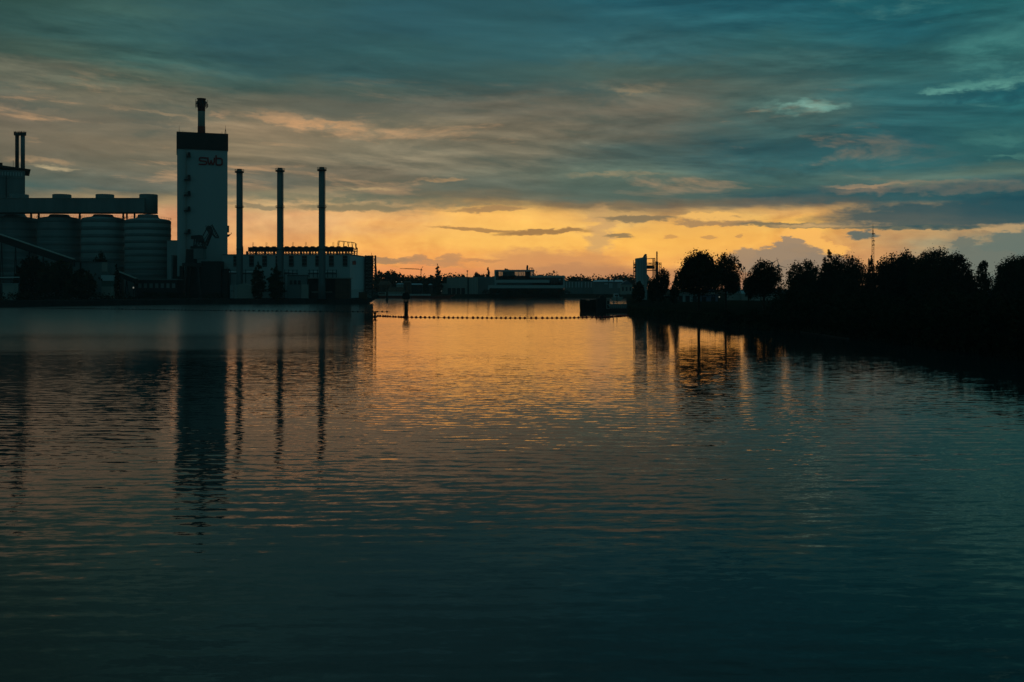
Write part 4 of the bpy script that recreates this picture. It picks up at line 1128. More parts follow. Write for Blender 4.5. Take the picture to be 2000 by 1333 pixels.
house(788, 802, 552, 549.5, 925, 'narrow brown block under the far trees', M_brick, M_brick, win=2)
house(801, 824, 556.5, 554, 940, 'long low shed with a bright zinc roof in front of the far trees', M_dark, M_zinc, win=0, cat='shed', name='zinc_shed')
house(837, 843, 557, 554.4, 940, 'tiny shed with a bright roof left of the poplar', M_dark, M_zinc, win=0, cat='shed', name='tiny_shed')
for i, (x, y, lb) in enumerate(((774, 551, 'lit street lamp on the far bank above the brown house'), (784.5, 551.5, 'lit street lamp on the far bank left of the bright roofed shed'), (862, 569.5, 'lit low lamp by the grey hall loading doors'))):
    Dl = 905
    l = empty('street_lamp', (PX(x, Dl), Dl, 2.8), lb, 'street lamp', 'lit lamps on the far bank')
    MB().beam((PX(x, Dl), Dl, 2.6), (PX(x, Dl), Dl, PZ(y, Dl)), .18, 6).build('post', M_steel, l)
    MB().box(PX(x, Dl) - .3, PX(x, Dl) + .3, Dl - .25, Dl + .25, PZ(y, Dl), PZ(y, Dl) + .4).build('lamp_head', M_lamp, l)

# barge along the far bank
Db = 868
br_ = empty('cargo_barge', (PX(812, Db), Db, 0), 'long low red hulled barge moored along the far bank', 'barge')
a, b = PX(735, Db), PX(888, Db)
MB().prism([(a, -.4), (b - 5, -.4), (b + .5, 2.9), (b - 1, 2.9), (b - 8, 2.2), (a, 2.0)], Db, Db + 9).build('hull', M_hull, br_)
MB().box(PX(757, Db), PX(840, Db), Db + 1, Db + 8, 2.2, PZ(575.5, Db) + .3).build('cargo_cover', M_white, br_)
for i in range(12): MB().box(PX(758 + i * 6.9, Db), PX(758.6 + i * 6.9, Db), Db + .9, Db + 1.0, 2.2, PZ(575.7, Db) + .3).build('cover_rib', M_grey, br_)
MB().box(PX(738, Db), PX(752, Db), Db + 1.5, Db + 7.5, 2.1, PZ(571, Db)).build('wheelhouse', M_grey, br_)
MB().box(PX(739, Db), PX(751, Db), Db + 1.4, Db + 1.5, PZ(574.6, Db), PZ(572, Db)).build('window', M_glass, br_)
MB().beam((PX(877, Db), Db + 4, 2.4), (PX(877.5, Db), Db + 4, PZ(572, Db)), .25).build('bow_mast', M_steel, br_)
MB().poly([(PX(880, Db), Db + .4, 3.5), (PX(887, Db), Db + .4, 4.2), (PX(887, Db), Db + .4, 2.9)], .15).build('bow_rail', M_steel, br_)

# white framed office
D = 885
of = empty('white_framed_office', (PX(1028, D), D, 2.7), 'modern white framed glass office with stacked storeys on the far bank', 'building')
def obx(x0, x1, y0, y1, d0, d1, nm, m_, p=of): return MB().box(PX(x0, D), PX(x1, D), D + d0, D + d1, PZ(y1, D), PZ(y0, D)).build(nm, m_, p)
obx(965.6, 1044, 527.4, 530.6, 0, 22, 'roof_slab', M_white)
obx(965.6, 968.4, 530.6, 547, 0, 22, 'side_frame', M_white)
obx(968.4, 1044, 545.3, 547, 1.2, 22, 'floor_slab', M_dark)
obx(966, 1070, 547, 552.6, -.6, 22, 'balcony_band', M_white)
obx(971, 1096, 552.6, 557.4, 1.5, 22, 'dark_storey', M_glass)
obx(953.5, 1103, 557.6, 563.4, -1.2, 22, 'terrace_band', M_white)
obx(953.5, 956, 563.4, 571, -1.2, 4, 'terrace_leg', M_white)
obx(956, 1100, 563.4, 574, 2, 22, 'ground_storey', M_dark)
obx(1035, 1103, 538.7, 542.2, -.3, 22, 'roof_slab', M_white)
obx(1100, 1103, 542.2, 557.6, -.3, 22, 'side_frame', M_white)
obx(1040, 1100, 542.2, 557.4, 1.5, 3, 'glass_front', M_glass)
obx(966.5, 968.2, 553, 557.4, 0, 3, 'column', M_white)
obx(1070, 1073, 547.2, 552.6, -.6, 1.5, 'balcony_end', M_white)
glm = bpy.data.materials.new('clear_glass'); glm.use_nodes = True
gn = glm.node_tree; gn.nodes.clear(); gq = Graph(gn)
tr_ = gq.node('ShaderNodeBsdfTransparent'); tr_.inputs[0].default_value = (.55, .6, .62, 1)
gs_ = gq.node('ShaderNodeBsdfGlossy'); gs_.inputs['Roughness'].default_value = .03
mx_ = gq.node('ShaderNodeMixShader'); mx_.inputs[0].default_value = .12
gn.links.new(tr_.outputs[0], mx_.inputs[1]); gn.links.new(gs_.outputs[0], mx_.inputs[2])
go_ = gq.node('ShaderNodeOutputMaterial'); gn.links.new(mx_.outputs[0], go_.inputs[0])
# upper storey: solid cores and clear corner panes
obx(982, 1005, 530.6, 545.3, 2, 20, 'core_wall', M_glass)
obx(968.4, 974, 530.6, 545.3, 2, 20, 'core_wall', M_glass)
obx(1026, 1037, 530.6, 545.3, 2, 20, 'core_wall', M_dark)
obx(974, 1044, 539, 545.3, 2, 20, 'parapet_wall', M_dark)
for x0, x1 in ((974, 978), (978, 982), (1005, 1012), (1012, 1019), (1019, 1026), (1037, 1042)):
    obx(x0 + .2, x1 - .2, 530.6, 539, 2, 2.1, 'window', glm)
    obx(x1 - .3, x1 + .3, 530.6, 539, 1.9, 2.3, 'mullion', M_dark)
for i in range(10): obx(1041 + i * 6, 1041.6 + i * 6, 542.2, 557.4, 1.3, 1.5, 'mullion', M_steel)
for i in range(8): obx(971 + i * 8.5, 971.5 + i * 8.5, 530.6, 545.3, 1.8, 2, 'mullion', M_steel)
obx(1092, 1095.5, 545, 547.6, 1.2, 1.3, 'pale_pane', M_canvas)  # one plain pale panel set before the glass front
MB().prism([(PX(1028, D), PZ(527.4, D)), (PX(1028.5, D), PZ(519, D)), (PX(1030, D), PZ(517.6, D)), (PX(1032, D), PZ(519, D)), (PX(1032, D), PZ(527.4, D))], D + 6, D + 8).build('roof_flue', M_steel, of)
rf = MB(); rf.poly([(PX(1034, D), D + 6, PZ(523.6, D)), (PX(1041, D), D + 6, PZ(523.6, D)), (PX(1042, D), D + 6, PZ(530, D)), (PX(1044.5, D), D + 6, PZ(538.7, D))], .5)
rf.poly([(PX(1034, D), D + 6, PZ(523.6, D)), (PX(1034, D), D + 6, PZ(527.4, D))], .4); rf.poly([(PX(1038, D), D + 6, PZ(523.6, D)), (PX(1043, D), D + 6, PZ(538.7, D))], .4)
rf.build('roof_stair', M_steel, of)
MB().box(PX(1050, D), PX(1062, D), D + 6, D + 12, PZ(538.7, D), PZ(537, D)).build('roof_box', M_dark, of)
hg = leaf_mesh('office_hedge', [(PX(x, 878), 878, 4.6, 5, 2, 2.6 + (x % 3) * .4) for x in range(952, 1112, 9)], 5000, .9, 55, m_=M_leafd)
o = bpy.data.objects.new('office_hedge', hg); COL.objects.link(o); tag(o, 'dark hedge under the white framed office', kind='stuff')

# flats, zinc roofed hall, gabled house
D = 985
for i in range(3):
    x0 = 1103 + i * 18.5
    fb = empty('block_of_flats', (PX(x0 + 9, D), D, 2.8), ('first small block of flats right of the white framed office', 'middle small block of flats on the far bank', 'small block of flats left of the zinc roofed hall')[i], 'building', 'row of flats on the far bank')
    MB().box(PX(x0, D), PX(x0 + 18, D), D, D + 12, 2.6, PZ(549.3 + i * .3, D)).build('wall', M_concd, fb)
    MB().box(PX(x0 - .3, D), PX(x0 + 18.2, D), D - .3, D + 12, PZ(549.3 + i * .3, D), PZ(548.4 + i * .3, D)).build('roof', M_dark, fb)
    for k in range(3): MB().box(PX(x0 + 2.5 + k * 5.6, D), PX(x0 + 4.6 + k * 5.6, D), D - .15, D, PZ(562, D), PZ(551, D)).build('stair_window', M_canvas, fb)
D = 960
zh = empty('zinc_roofed_hall', (PX(1198, D), D, 2.8), 'long hall with a pale zinc roof left of the asphalt plant', 'building')
MB().box(PX(1160, D), PX(1214, D), D, D + 14, 2.6, PZ(550.6, D)).build('wall', M_concd, zh)
MB().add([(PX(1157, D), D - 1, PZ(550.6, D)), (PX(1218, D), D - 1, PZ(550.6, D)), (PX(1218, D), D + 15, PZ(547, D)), (PX(1165, D), D + 15, PZ(547, D)), (PX(1157, D), D - 1, PZ(551.2, D)), (PX(1218, D), D - 1, PZ(551.2, D))], [(0,1,2,3), (4,5,1,0)]).build('roof', M_zinc, zh)
for x in (1190, 1200.5): MB().box(PX(x - 1.2, D), PX(x + 1.2, D), D + 5, D + 7, PZ(550, D), PZ(544, D)).build('roof_vent', M_dark, zh)
for x, w_ in ((1180.5, 7), (1190, 2.6), (1194, 2), (1206.5, 1.6), (1209.5, 3.4)): MB().box(PX(x, D), PX(x + w_, D), D - .2, D, PZ(563 if w_ < 5 else 556, D), PZ(553.4, D)).build('window', M_canvas, zh)
gb = house(1213, 1235, 556, 547.5, 930, 'gabled house between the zinc roofed hall and the asphalt plant', M_grey, M_roof, gable=True, win=3)

# mid distance masts
lt = empty('lattice_pylon', (PX(1453.5, 900), 900, 3), 'short lattice pylon between the two nearer round trees', 'pylon')
p_ = MB()
for s_ in (-1, 1): p_.beam((PX(1453.5, 900) + s_ * 1.4, 900, 3), (PX(1453.5, 900) + s_ * .8, 900, PZ(524, 900)), .3)
for k in range(9): p_.beam((PX(1453.5, 900) - 1.3, 900, 4 + k * 2.6), (PX(1453.5, 900) + 1.3, 900, 6.6 + k * 2.6), .2)
p_.build('tower', M_steel, lt)
MB().box(PX(1452, 900), PX(1455, 900), 899.5, 900.5, PZ(526, 900), PZ(522, 900)).build('antenna_head', M_steel, lt)

D = 1200
rm = empty('radio_mast', (PX(1705, D), D, 3), 'tall thin lattice radio mast rising behind the trees on the right', 'mast')
p_ = MB(); X = PX(1705, D)
zt1, zt2, zt3 = PZ(460, D), PZ(449, D), PZ(437, D)
for s_ in (-1, 1):
    p_.beam((X + s_ * 1.5, D, 3), (X + s_ * 1.0, D, zt1), .42)
for k in range(26):
    z0 = 3 + (zt1 - 3) * k / 26; z1 = 3 + (zt1 - 3) * (k + 1) / 26
    s_ = 1 if k % 2 else -1
    p_.beam((X - s_ * 1.3, D, z0), (X + s_ * 1.3, D, z1), .28)
p_.build('lattice', M_steel, rm)
MB().beam((X, D, zt1), (X, D, zt2), 1.1, 6).build('upper_mast', M_steel, rm)
MB().beam((X, D, zt2), (X, D, zt3), .5, 6, .25).build('top_rod', M_steel, rm)
for y in (458, 472, 480): MB().box(X - 1.6, X + 1.6, D - 1.4, D - .6, PZ(y, D), PZ(y - 1.8, D)).build('dish', M_steel, rm)
for i, (x, y, D, ph) in enumerate(((1520, 519.5, 2200, 15), (1507.5, 514, 2400, 60))):
    wt_ = empty('wind_turbine', (PX(x, D), D, 3), ('faint far wind turbine above the trees, nearer of the two', 'faint far wind turbine above the trees, farther and left of the other')[i], 'wind turbine', 'far wind turbines')
    MB().beam((PX(x, D), D, 3), (PX(x, D), D, PZ(y, D)), 2.4, 8, 1.4).build('tower', M_stack, wt_)
    MB().box(PX(x, D) - 2, PX(x, D) + 2, D - 5, D + 3, PZ(y, D) - 2, PZ(y, D) + 2).build('nacelle', M_stack, wt_)
    for k in range(3):
        a = R(90 + ph + k * 120)
        MB().beam((PX(x, D), D - 5, PZ(y, D)), (PX(x, D) + 18 * math.cos(a), D - 5, PZ(y, D) + 18 * math.sin(a)), 1.5, 4, .4).build('blade', M_stack, wt_)

# asphalt plant
D = 540
ap = empty('asphalt_plant', (PX(1262, D), D, 3), 'tall asphalt plant with silo box, open scaffold and thin red stack', 'industrial plant')
def ab_(x0, x1, y0, y1, d0, d1, nm, m_): return MB().box(PX(x0, D), PX(x1, D), D + d0, D + d1, PZ(y1, D), PZ(y0, D)).build(nm, m_, ap)
MB().prism([(PX(1242.5, D), PZ(590, D)), (PX(1242.5, D), PZ(505, D)), (PX(1257.5, D), PZ(502.8, D)), (PX(1257.5, D), PZ(590, D))], D, D + 5).build('silo_box', M_white, ap)
MB().prism([(PX(1257.5, D), PZ(590, D)), (PX(1257.5, D), PZ(502.8, D)), (PX(1264, D), PZ(501, D)), (PX(1264, D), PZ(590, D))], D + .6, D + 6).build('mixer_box', M_conc, ap)
for x in (1247.5, 1252.5, 1256): ab_(x, x + .5, 508, 548, -.25, 0, 'stiffener', M_concd)
MB().prism([(PX(1256.5, D), PZ(503.5, D)), (PX(1259.5, D), PZ(498, D)), (PX(1261.5, D), PZ(496, D)), (PX(1264, D), PZ(497, D)), (PX(1264, D), PZ(501, D)), (PX(1261.5, D), PZ(501.3, D)), (PX(1259.5, D), PZ(502.8, D))], D + 1.5, D + 3.5).build('elevator_head', M_concd, ap)
MB().prism([(PX(1263.8, D), PZ(535, D)), (PX(1270, D), PZ(543, D)), (PX(1263.8, D), PZ(552, D))], D + 1, D + 4).build('chute', M_grey, ap)
fm = MB()
for x in (1277.5, 1279.8):
    for dy in (1, 5): fm.beam((PX(x, D), D + dy, 2.8), (PX(x, D), D + dy, PZ(504.6, D)), .32)
fm.beam((PX(1264, D), D + 1, PZ(505.8, D)), (PX(1280, D), D + 1, PZ(504.9, D)), .35)
for y in (514, 516.4): fm.beam((PX(1264, D), D + 1, PZ(y, D)), (PX(1292, D), D + 1, PZ(y, D)), .3)
fm.beam((PX(1264, D), D + 1, PZ(528.5, D)), (PX(1284, D), D + 1, PZ(528, D)), .5)
fm.beam((PX(1291.8, D), D + 1, PZ(536, D)), (PX(1291.8, D), D + 1, PZ(513, D)), .3); fm.beam((PX(1288.5, D), D + 1, PZ(536, D)), (PX(1288.5, D), D + 1, PZ(513, D)), .25)
for y in (514, 520, 526): fm.beam((PX(1288.5, D), D + 1, PZ(y, D)), (PX(1291.8, D), D + 1, PZ(y + 5, D)), .18)
fm.beam((PX(1264, D), D + 1, PZ(514, D)), (PX(1277.5, D), D + 1, PZ(516.4, D)), .18)
fm.build('scaffold', M_steel, ap)
ab_(1264, 1279, 518.4, 525.4, 1.4, 4.6, 'screen_deck', M_dark)
MB().cyl(PX(1284.6, D), D + 3, PZ(600, D), PZ(511, D), S(2.7, D), None, 14).build('drum_filter', M_steel, ap)
MB().cyl(PX(1284.6, D), D + 3, PZ(511, D), PZ(491.2, D), S(1.35, D), None, 14).build('thin_stack', M_red, ap)
ld = MB()
for x in (1237.6, 1241.8): ld.beam((PX(x, D), D + 1, 2.8), (PX(x, D), D + 1, PZ(508.5 if x < 1240 else 513, D)), .22)
for k, y in enumerate(range(514, 560, 5)):
    ld.beam((PX(1237.6, D), D + 1, PZ(y, D)), (PX(1242, D), D + 1, PZ(y, D)), .3); ld.beam((PX(1237.6, D), D + 1, PZ(y + (5 if k % 2 else 0), D)), (PX(1242, D), D + 1, PZ(y + (0 if k % 2 else 5), D)), .2)
ld.build('ladder_cage', M_steel, ap)
for y, h in ((516, 3), (521, 3), (529, 2.5)): ab_(1238.6, 1242.3, y, y + h, .5, 2, 'platform', M_dark)

# ------------------------------------------------------------------ harbour things
# dolphin post in the water
D = 377
np_ = empty('navigation_dolphin', (PX(793.2, D), D, 0), 'dark mooring dolphin with a box head standing in the water', 'dolphin')
MB().lathe(PX(793.2, D), D, [(S(3.9, D), -1.5), (S(3.7, D), PZ(589.5, D))], 16).build('post', M_wood, np_, smooth=True)
for dx_ in (-2.8, 0, 2.8): MB().beam((PX(793.2 + dx_, D), D, PZ(590, D)), (PX(793.2 + dx_, D), D, PZ(584.6, D)), .28).build('neck_strut', M_steel, np_)
MB().prism([(PX(787.2, D), PZ(584.8, D)), (PX(786, D), PZ(582, D)), (PX(787, D), PZ(575, D)), (PX(788.5, D), PZ(572.5, D)), (PX(798, D), PZ(571.4, D)), (PX(799, D), PZ(575, D)), (PX(800.6, D), PZ(578, D)), (PX(801.5, D), PZ(583, D)), (PX(799, D), PZ(584.8, D))], D - 1.3, D + 1.3).build('box_head', M_dark, np_)
for x in (788.4, 798): MB().beam((PX(x, D), D - .4, PZ(608, D)), (PX(x, D), D - .4, PZ(586, D)), .12).build('ladder_rail', M_steel, np_)
MB().box(PX(789, D), PX(797.6, D), D - .8, D + .8, PZ(592, D), PZ(589.4, D)).build('collar', M_steel, np_)
D = 690
mk = empty('channel_marker', (PX(756, D), D, 0), 'small dark channel post near the barge', 'post')
MB().lathe(PX(756, D), D, [(.55, -1), (.55, PZ(571, D))], 10).build('post', M_wood, mk)
MB().lathe(PX(756, D), D, [(.9, PZ(588.5, D)), (.9, PZ(584, D))], 10).build('sleeve', M_steel, mk)
# hourglass buoy
D = 334
bu = empty('junction_buoy', (PX(732.4, D), D, 0), 'squat hourglass shaped buoy where the two float lines meet', 'buoy')
zz = lambda y: PZ(y, D)
MB().lathe(PX(732.4, D), D, [(S(3.0, D), zz(622)), (S(4.4, D), zz(619.6)), (S(3.0, D), zz(617.2)), (S(1.5, D), zz(615.4))], 16).build('float', M_hulld, bu)
MB().lathe(PX(732.4, D), D, [(S(1.5, D), zz(615.4)), (S(2.9, D), zz(612.6)), (S(3.4, D), zz(611)), (S(1.0, D), zz(610.8))], 16).build('top_cone', M_hulld, bu)
MB().beam((PX(727.6, D), D, zz(609.3)), (PX(737.4, D), D, zz(609.3)), .4).build('top_bar', M_steel, bu)
MB().beam((PX(732.4, D), D, zz(611)), (PX(732.4, D), D, zz(609.2)), .3).build('stem', M_steel, bu)

# float booms
def boom(pts, step, r, label, m_):
    W = [Vector((PX(x, 20000.0 / (y - 560)), 20000.0 / (y - 560), .12)) for x, y in pts]
    e = empty('float_boom', tuple(W[0]), label, 'boom')
    base = W[0]
    # resample
    path = []
    for a_, b_ in zip(W[:-1], W[1:]):
        L = (b_ - a_).length; k = max(1, int(L / .5))
        path += [a_.lerp(b_, i / k) for i in range(k)]
    path.append(W[-1])
    MB().poly([tuple(p) for p in path[::4] + [path[-1]]], .12).build('rope', M_rope, e)
    me = None
    rnd = random.Random(len(pts))
    acc = 0; last = path[0]; nxt = 0
    for p in path:
        acc += (p - last).length; last = p
        if acc >= nxt:
            nxt = acc + step * rnd.uniform(.9, 1.1)
            if me is None:
                f0 = MB().lathe(p.x, p.y, [(r * .3, p.z - r * .95), (r * .8, p.z - r * .6), (r, p.z), (r * .8, p.z + r * .6), (r * .3, p.z + r * .95)], 10).build('float', m_, e, smooth=True)
                me = f0.data
                c = p - base
                for v in me.vertices: v.co -= c
                f0.location = c
                first = f0
            else:
                f1 = first.copy(); COL.objects.link(f1); f1.parent = e
                f1.location = p - base + Vector((0, 0, rnd.uniform(-.04, .05)))
                s_ = rnd.uniform(.88, 1.08); f1.scale = (s_, s_, s_)
    return e
boom([(738,618.2),(790,620.6),(900,621.6),(1000,622.3),(1100,622),(1180,620.6),(1205,619),(1226,617.6)], 1.42, .42, 'string of dark red floats crossing the water from the hourglass buoy to the right bank', M_float)
boom([(-60,599),(0,601.6),(150,604),(300,606),(440,608),(600,609.3),(728,609.7),(763,610)], 1.85, .40, 'string of small dark floats running along the left quay to the hourglass buoy', M_hulld)

# sheet pile dolphin and pontoon at the right
D = 415
sp_ = empty('pile_dolphin', (PX(1148, D), D, 0), 'black cluster of timber piles standing in the water off the right bank', 'dolphin')
rnd = random.Random(4)
for k in range(15):
    x = 1134 + k * 2.15
    MB().cyl(PX(x, D), D + (k % 2) * .4, -1.5, PZ(586 + rnd.uniform(-1.2, 1.6), D), .29, .26, 8).build('pile', M_wood, sp_)
for k in range(14):
    x = 1135 + k * 2.15
    MB().cyl(PX(x, D), D + 3.2, -1.5, PZ(587 + rnd.uniform(-1, 1), D), .29, .26, 8).build('pile', M_wood, sp_)
MB().box(PX(1133, D), PX(1165, D), D + .45, D + 2.8, .8, PZ(588.5, D)).build('core', M_wood, sp_)
MB().box(PX(1132.4, D), PX(1165.4, D), D - .5, D - .3, 1.6, 2.0).build('waling', M_wood, sp_)
MB().box(PX(1164, D), PX(1164.8, D), D - .8, D - .6, .2, PZ(594, D)).build('depth_board', M_white, sp_)
wb = empty('work_pontoon', (PX(1195, 405), 405, 0), 'dark work pontoon with frames and wheelhouse beside the pile dolphin', 'pontoon')
D = 405
MB().box(PX(1167, D), PX(1229, D), D, D + 7, -.4, PZ(603, D)).build('hull', M_hulld, wb)
MB().box(PX(1167, D), PX(1184, D), D + .5, D + 5, PZ(603, D), PZ(583, D)).build('deck_house', M_dark, wb)
MB().prism([(PX(1171, D), PZ(583, D)), (PX(1173, D), PZ(578, D)), (PX(1179, D), PZ(576.5, D)), (PX(1183, D), PZ(583, D))], D + 1, D + 4).build('winch_cover', M_dark, wb)
wh = MB()
for x in (1185, 1190.6): wh.beam((PX(x, D), D - .1, PZ(603, D)), (PX(x, D), D - .1, PZ(587, D)), .28)
for y in (587, 595, 603): wh.beam((PX(1185, D), D - .1, PZ(y, D)), (PX(1190.6, D), D - .1, PZ(y, D)), .28)
wh.build('door_frame', M_grey, wb)
MB().box(PX(1184.6, D), PX(1191, D), D, D + 2, PZ(603, D), PZ(586, D)).build('wheelhouse', M_dark, wb)
MB().box(PX(1191, D), PX(1226, D), D + .6, D + 5, PZ(603, D), PZ(594.5, D)).build('cargo_bin', M_concd, wb)
for i in range(8): MB().box(PX(1193 + i * 4.3, D), PX(1193.6 + i * 4.3, D), D + .4, D + .6, PZ(603, D), PZ(594.2, D)).build('bin_rib', M_grey, wb)
rl = MB()
for i in range(10): rl.beam((PX(1190 + i * 3.9, D), D + .1, PZ(603, D)), (PX(1190 + i * 3.9, D), D + .1, PZ(598, D)), .12)
rl.beam((PX(1190, D), D + .1, PZ(598.2, D)), (PX(1226, D), D + .1, PZ(598.2, D)), .12)
rl.build('railing', M_white, wb)
for x, y in ((1165.5, 578), (1199, 574), (1206, 576), (1184, 577)): MB().beam((PX(x, D), D + 2, PZ(603, D)), (PX(x, D), D + 2, PZ(y, D)), .3).build('spud', M_steel if x != 1199 else M_grey, wb)
MB().box(PX(1186, D), PX(1192.5, D), D + 1, D + 3, PZ(585.6, D), PZ(582.4, D)).build('wheelhouse_roof', M_grey, wb)
MB().lathe(PX(1190.2, D), D - .4, [(.1, PZ(599, D)), (.35, PZ(598, D)), (.35, PZ(596.6, D)), (.1, PZ(596, D))], 10).build('life_ring', M_canvas, wb)

# quay boats and sheds behind the pontoon
D = 500
sb_ = empty('motor_cruiser', (PX(1205, D), D, 2.6), 'pale motor cruiser laid up behind the work pontoon', 'boat')
MB().prism([(PX(1197, D), 2.9), (PX(1214, D), 2.9), (PX(1217, D), 4.9), (PX(1195, D), 4.7)], D, D + 3).build('hull', M_grey, sb_)
MB().prism([(PX(1199, D), 4.7), (PX(1210, D), 4.8), (PX(1207.6, D), 6.6), (PX(1200.4, D), 6.6)], D + .4, D + 2.6).build('cabin', M_canvas, sb_)
MB().box(PX(1201, D), PX(1207.5, D), D + .3, D + .4, 5.2, 6.0).build('window', M_glass, sb_)

# ------------------------------------------------------------------ RIGHT BANK: clubhouse, boats, caravans
def shed(x0, x1, ytop, D, label, wall, roof, dep=8, cat='building', name='club_shed', doors=3, ground=3.0):
    e = empty(name, (PX((x0 + x1) / 2, D), D, ground), label, cat)
    MB().box(PX(x0, D), PX(x1, D), D, D + dep, ground - .3, PZ(ytop + 1.4, D)).build('wall', wall, e)
    MB().box(PX(x0 - 1, D), PX(x1 + 1, D), D - .7, D + dep + .5, PZ(ytop + 1.4, D), PZ(ytop, D)).build('roof', roof, e)
    for i in range(doors):
        t = (i + .5) / doors; x = x0 + (x1 - x0) * t
        MB().box(PX(x, D) - 1, PX(x, D) + 1, D - .1, D, ground, ground + (PZ(ytop + 1.4, D) - ground) * .7).build('door', M_dark, e)
    return e
shed(1322, 1364, 571.5, 470, 'low boat club shed with a pale roof edge under the big round tree', M_conc, M_grey, doors=3)
shed(1366, 1402, 575, 480, 'dark blue-grey shed right of the trunk of the big round tree', M_blue, M_roof, doors=2, name='blue_shed')
def boat_cover(x0, x1, y0, y1, D, label, m_=M_canvas, gnd=3.0, name='covered_boat'):
    e = empty(name, (PX((x0 + x1) / 2, D), D, gnd), label, 'boat')
    a, b = PX(x0, D), PX(x1, D); L = b - a; zt_ = PZ(y0, D); zb_ = PZ(y1, D)
    MB().prism([(a + .06 * L, gnd + .4), (b - .12 * L, gnd + .4), (b, zb_), (a, zb_)], D, D + 3).build('hull', M_grey, e)
    mb = MB(); n = 9; P0 = []
    for k in range(n + 1):
        t = k / n; P0.append((a + L * t, zb_ + (zt_ - zb_) * (math.sin(math.pi * min(1, .12 + t * .86)) ** .6)))
    for k in range(n):
        (xa, za), (xb, zb2) = P0[k], P0[k + 1]
        mb.add([(xa, D - .1, zb_), (xb, D - .1, zb_), (xb, D + 1.5, zb2), (xa, D + 1.5, za), (xa, D + 3.1, zb_), (xb, D + 3.1, zb_)], [(0,1,2,3), (3,2,5,4)])
    mb.build('cover', m_, e)
    for x in (a + .25 * L, b - .3 * L): MB().box(x, x + .3, D + .5, D + 2.5, gnd - .2, gnd + .5).build('cradle', M_steel, e)
    return e
boat_cover(1372, 1398, 563, 571, 500, 'boat under a dim blue-grey cover right of the big trunk', M_blue)
boat_cover(1418, 1452, 564.5, 572, 490, 'boat under a pale cover below the ragged right crown')
boat_cover(1448, 1474, 566, 574, 486, 'pale covered boat second from the right tree trunk')
boat_cover(1474, 1486, 562, 573, 480, 'short tall pale covered boat left of the third tree trunk')
boat_cover(1488, 1519, 562.5, 571, 486, 'long pale humped boat cover right of the third tree trunk')
for i, (x0, x1, y0, D, lb) in enumerate(((1428, 1446, 557.5, 620, 'white marquee roof seen between the second and third round trees'),)):
    e = empty('marquee', (PX((x0 + x1) / 2, D), D, 3), lb, 'tent')
    MB().box(PX(x0, D), PX(x1, D), D, D + 6, 2.8, PZ(y0 + 3, D)).build('side_wall', M_grey, e)
    MB().prism([(PX(x0 - 1, D), PZ(y0 + 3, D)), (PX((x0 + x1) / 2, D), PZ(y0, D)), (PX(x1 + 1, D), PZ(y0 + 3, D))], D - .2, D + 6.2).build('roof', M_canvas, e)
def caravan(x, y, D, label):
    e = empty('caravan', (PX(x, D), D, 3.0), label, 'caravan')
    w_ = 5.2; a = PX(x, D) - w_ / 2; z = PZ(y, D)
    MB().prism([(a + .2, z - 2.0), (a + w_ - .2, z - 2.0), (a + w_, z - .7), (a + w_ - .5, z), (a + .4, z), (a, z - .9)], D, D + 2.2).build('body', M_canvas, e)
    MB().box(a + .8, a + 2.0, D - .03, D, z - 1.2, z - .6).build('window', M_glass, e)
    MB().box(a + 3.2, a + 4.4, D - .03, D, z - 1.2, z - .6).build('window', M_glass, e)
    for xx in (a + 2.2, a + 3.0): MB().lathe(0, 0, [(.32, -.1), (.32, .1)], 12).build('wheel', M_steel, e).location = (xx - PX(x, D), .2, z - 3.0 - 2.2)
    return e
# gently raised ground behind the trees so these stand on it
car = [(1566, 574, 470, 'pale caravan at the left end of the dark tree mass')]
for c_ in car: caravan(*c_)
lampr = empty('path_lamp', (PX(1405, 330), 330, 2.9), 'small lit path lamp under the second round tree', 'lamp')
MB().beam((PX(1405, 330), 330, 2.6), (PX(1405, 330), 330, PZ(581.5, 330)), .1, 6).build('post', M_steel, lampr)
MB().box(PX(1405, 330) - .16, PX(1405, 330) + .16, 329.85, 330.15, PZ(581.5, 330), PZ(579.6, 330)).build('lamp_head', M_lamp, lampr)
ql = empty('quay_lamp', (PX(260.5, 553), 553, 2.9), 'small lit lamp on the quay below the rightmost silo', 'lamp')
MB().beam((PX(260.5, 553), 553, 2.8), (PX(260.5, 553), 553, PZ(564, 553)), .14, 6).build('post', M_steel, ql)
MB().lathe(PX(260.5, 553), 553, [(.1, PZ(564, 553)), (.4, PZ(563, 553)), (.4, PZ(561.6, 553)), (.1, PZ(560.8, 553))], 10).build('lamp_head', M_lamp, ql)
for i, x in enumerate((1299, 1304, 1308.5)):
    e = empty('parked_car', (PX(x, 430), 430, 2.9), ('leftmost of three tiny parked cars under the small trees', 'middle of three tiny parked cars under the small trees', 'rightmost of three tiny parked cars under the small trees')[i], 'car', 'parked cars on the right bank')
    X = PX(x, 430); z = PZ(577.6, 430)
    MB().prism([(X - 2, z - 1.1), (X + 2, z - 1.1), (X + 2.05, z - .6), (X + 1.1, z - .5), (X + .6, z), (X - .9, z), (X - 1.6, z - .5), (X - 2, z - .6)], 430, 431.7).build('body', M_grey if i != 1 else M_canvas, e)

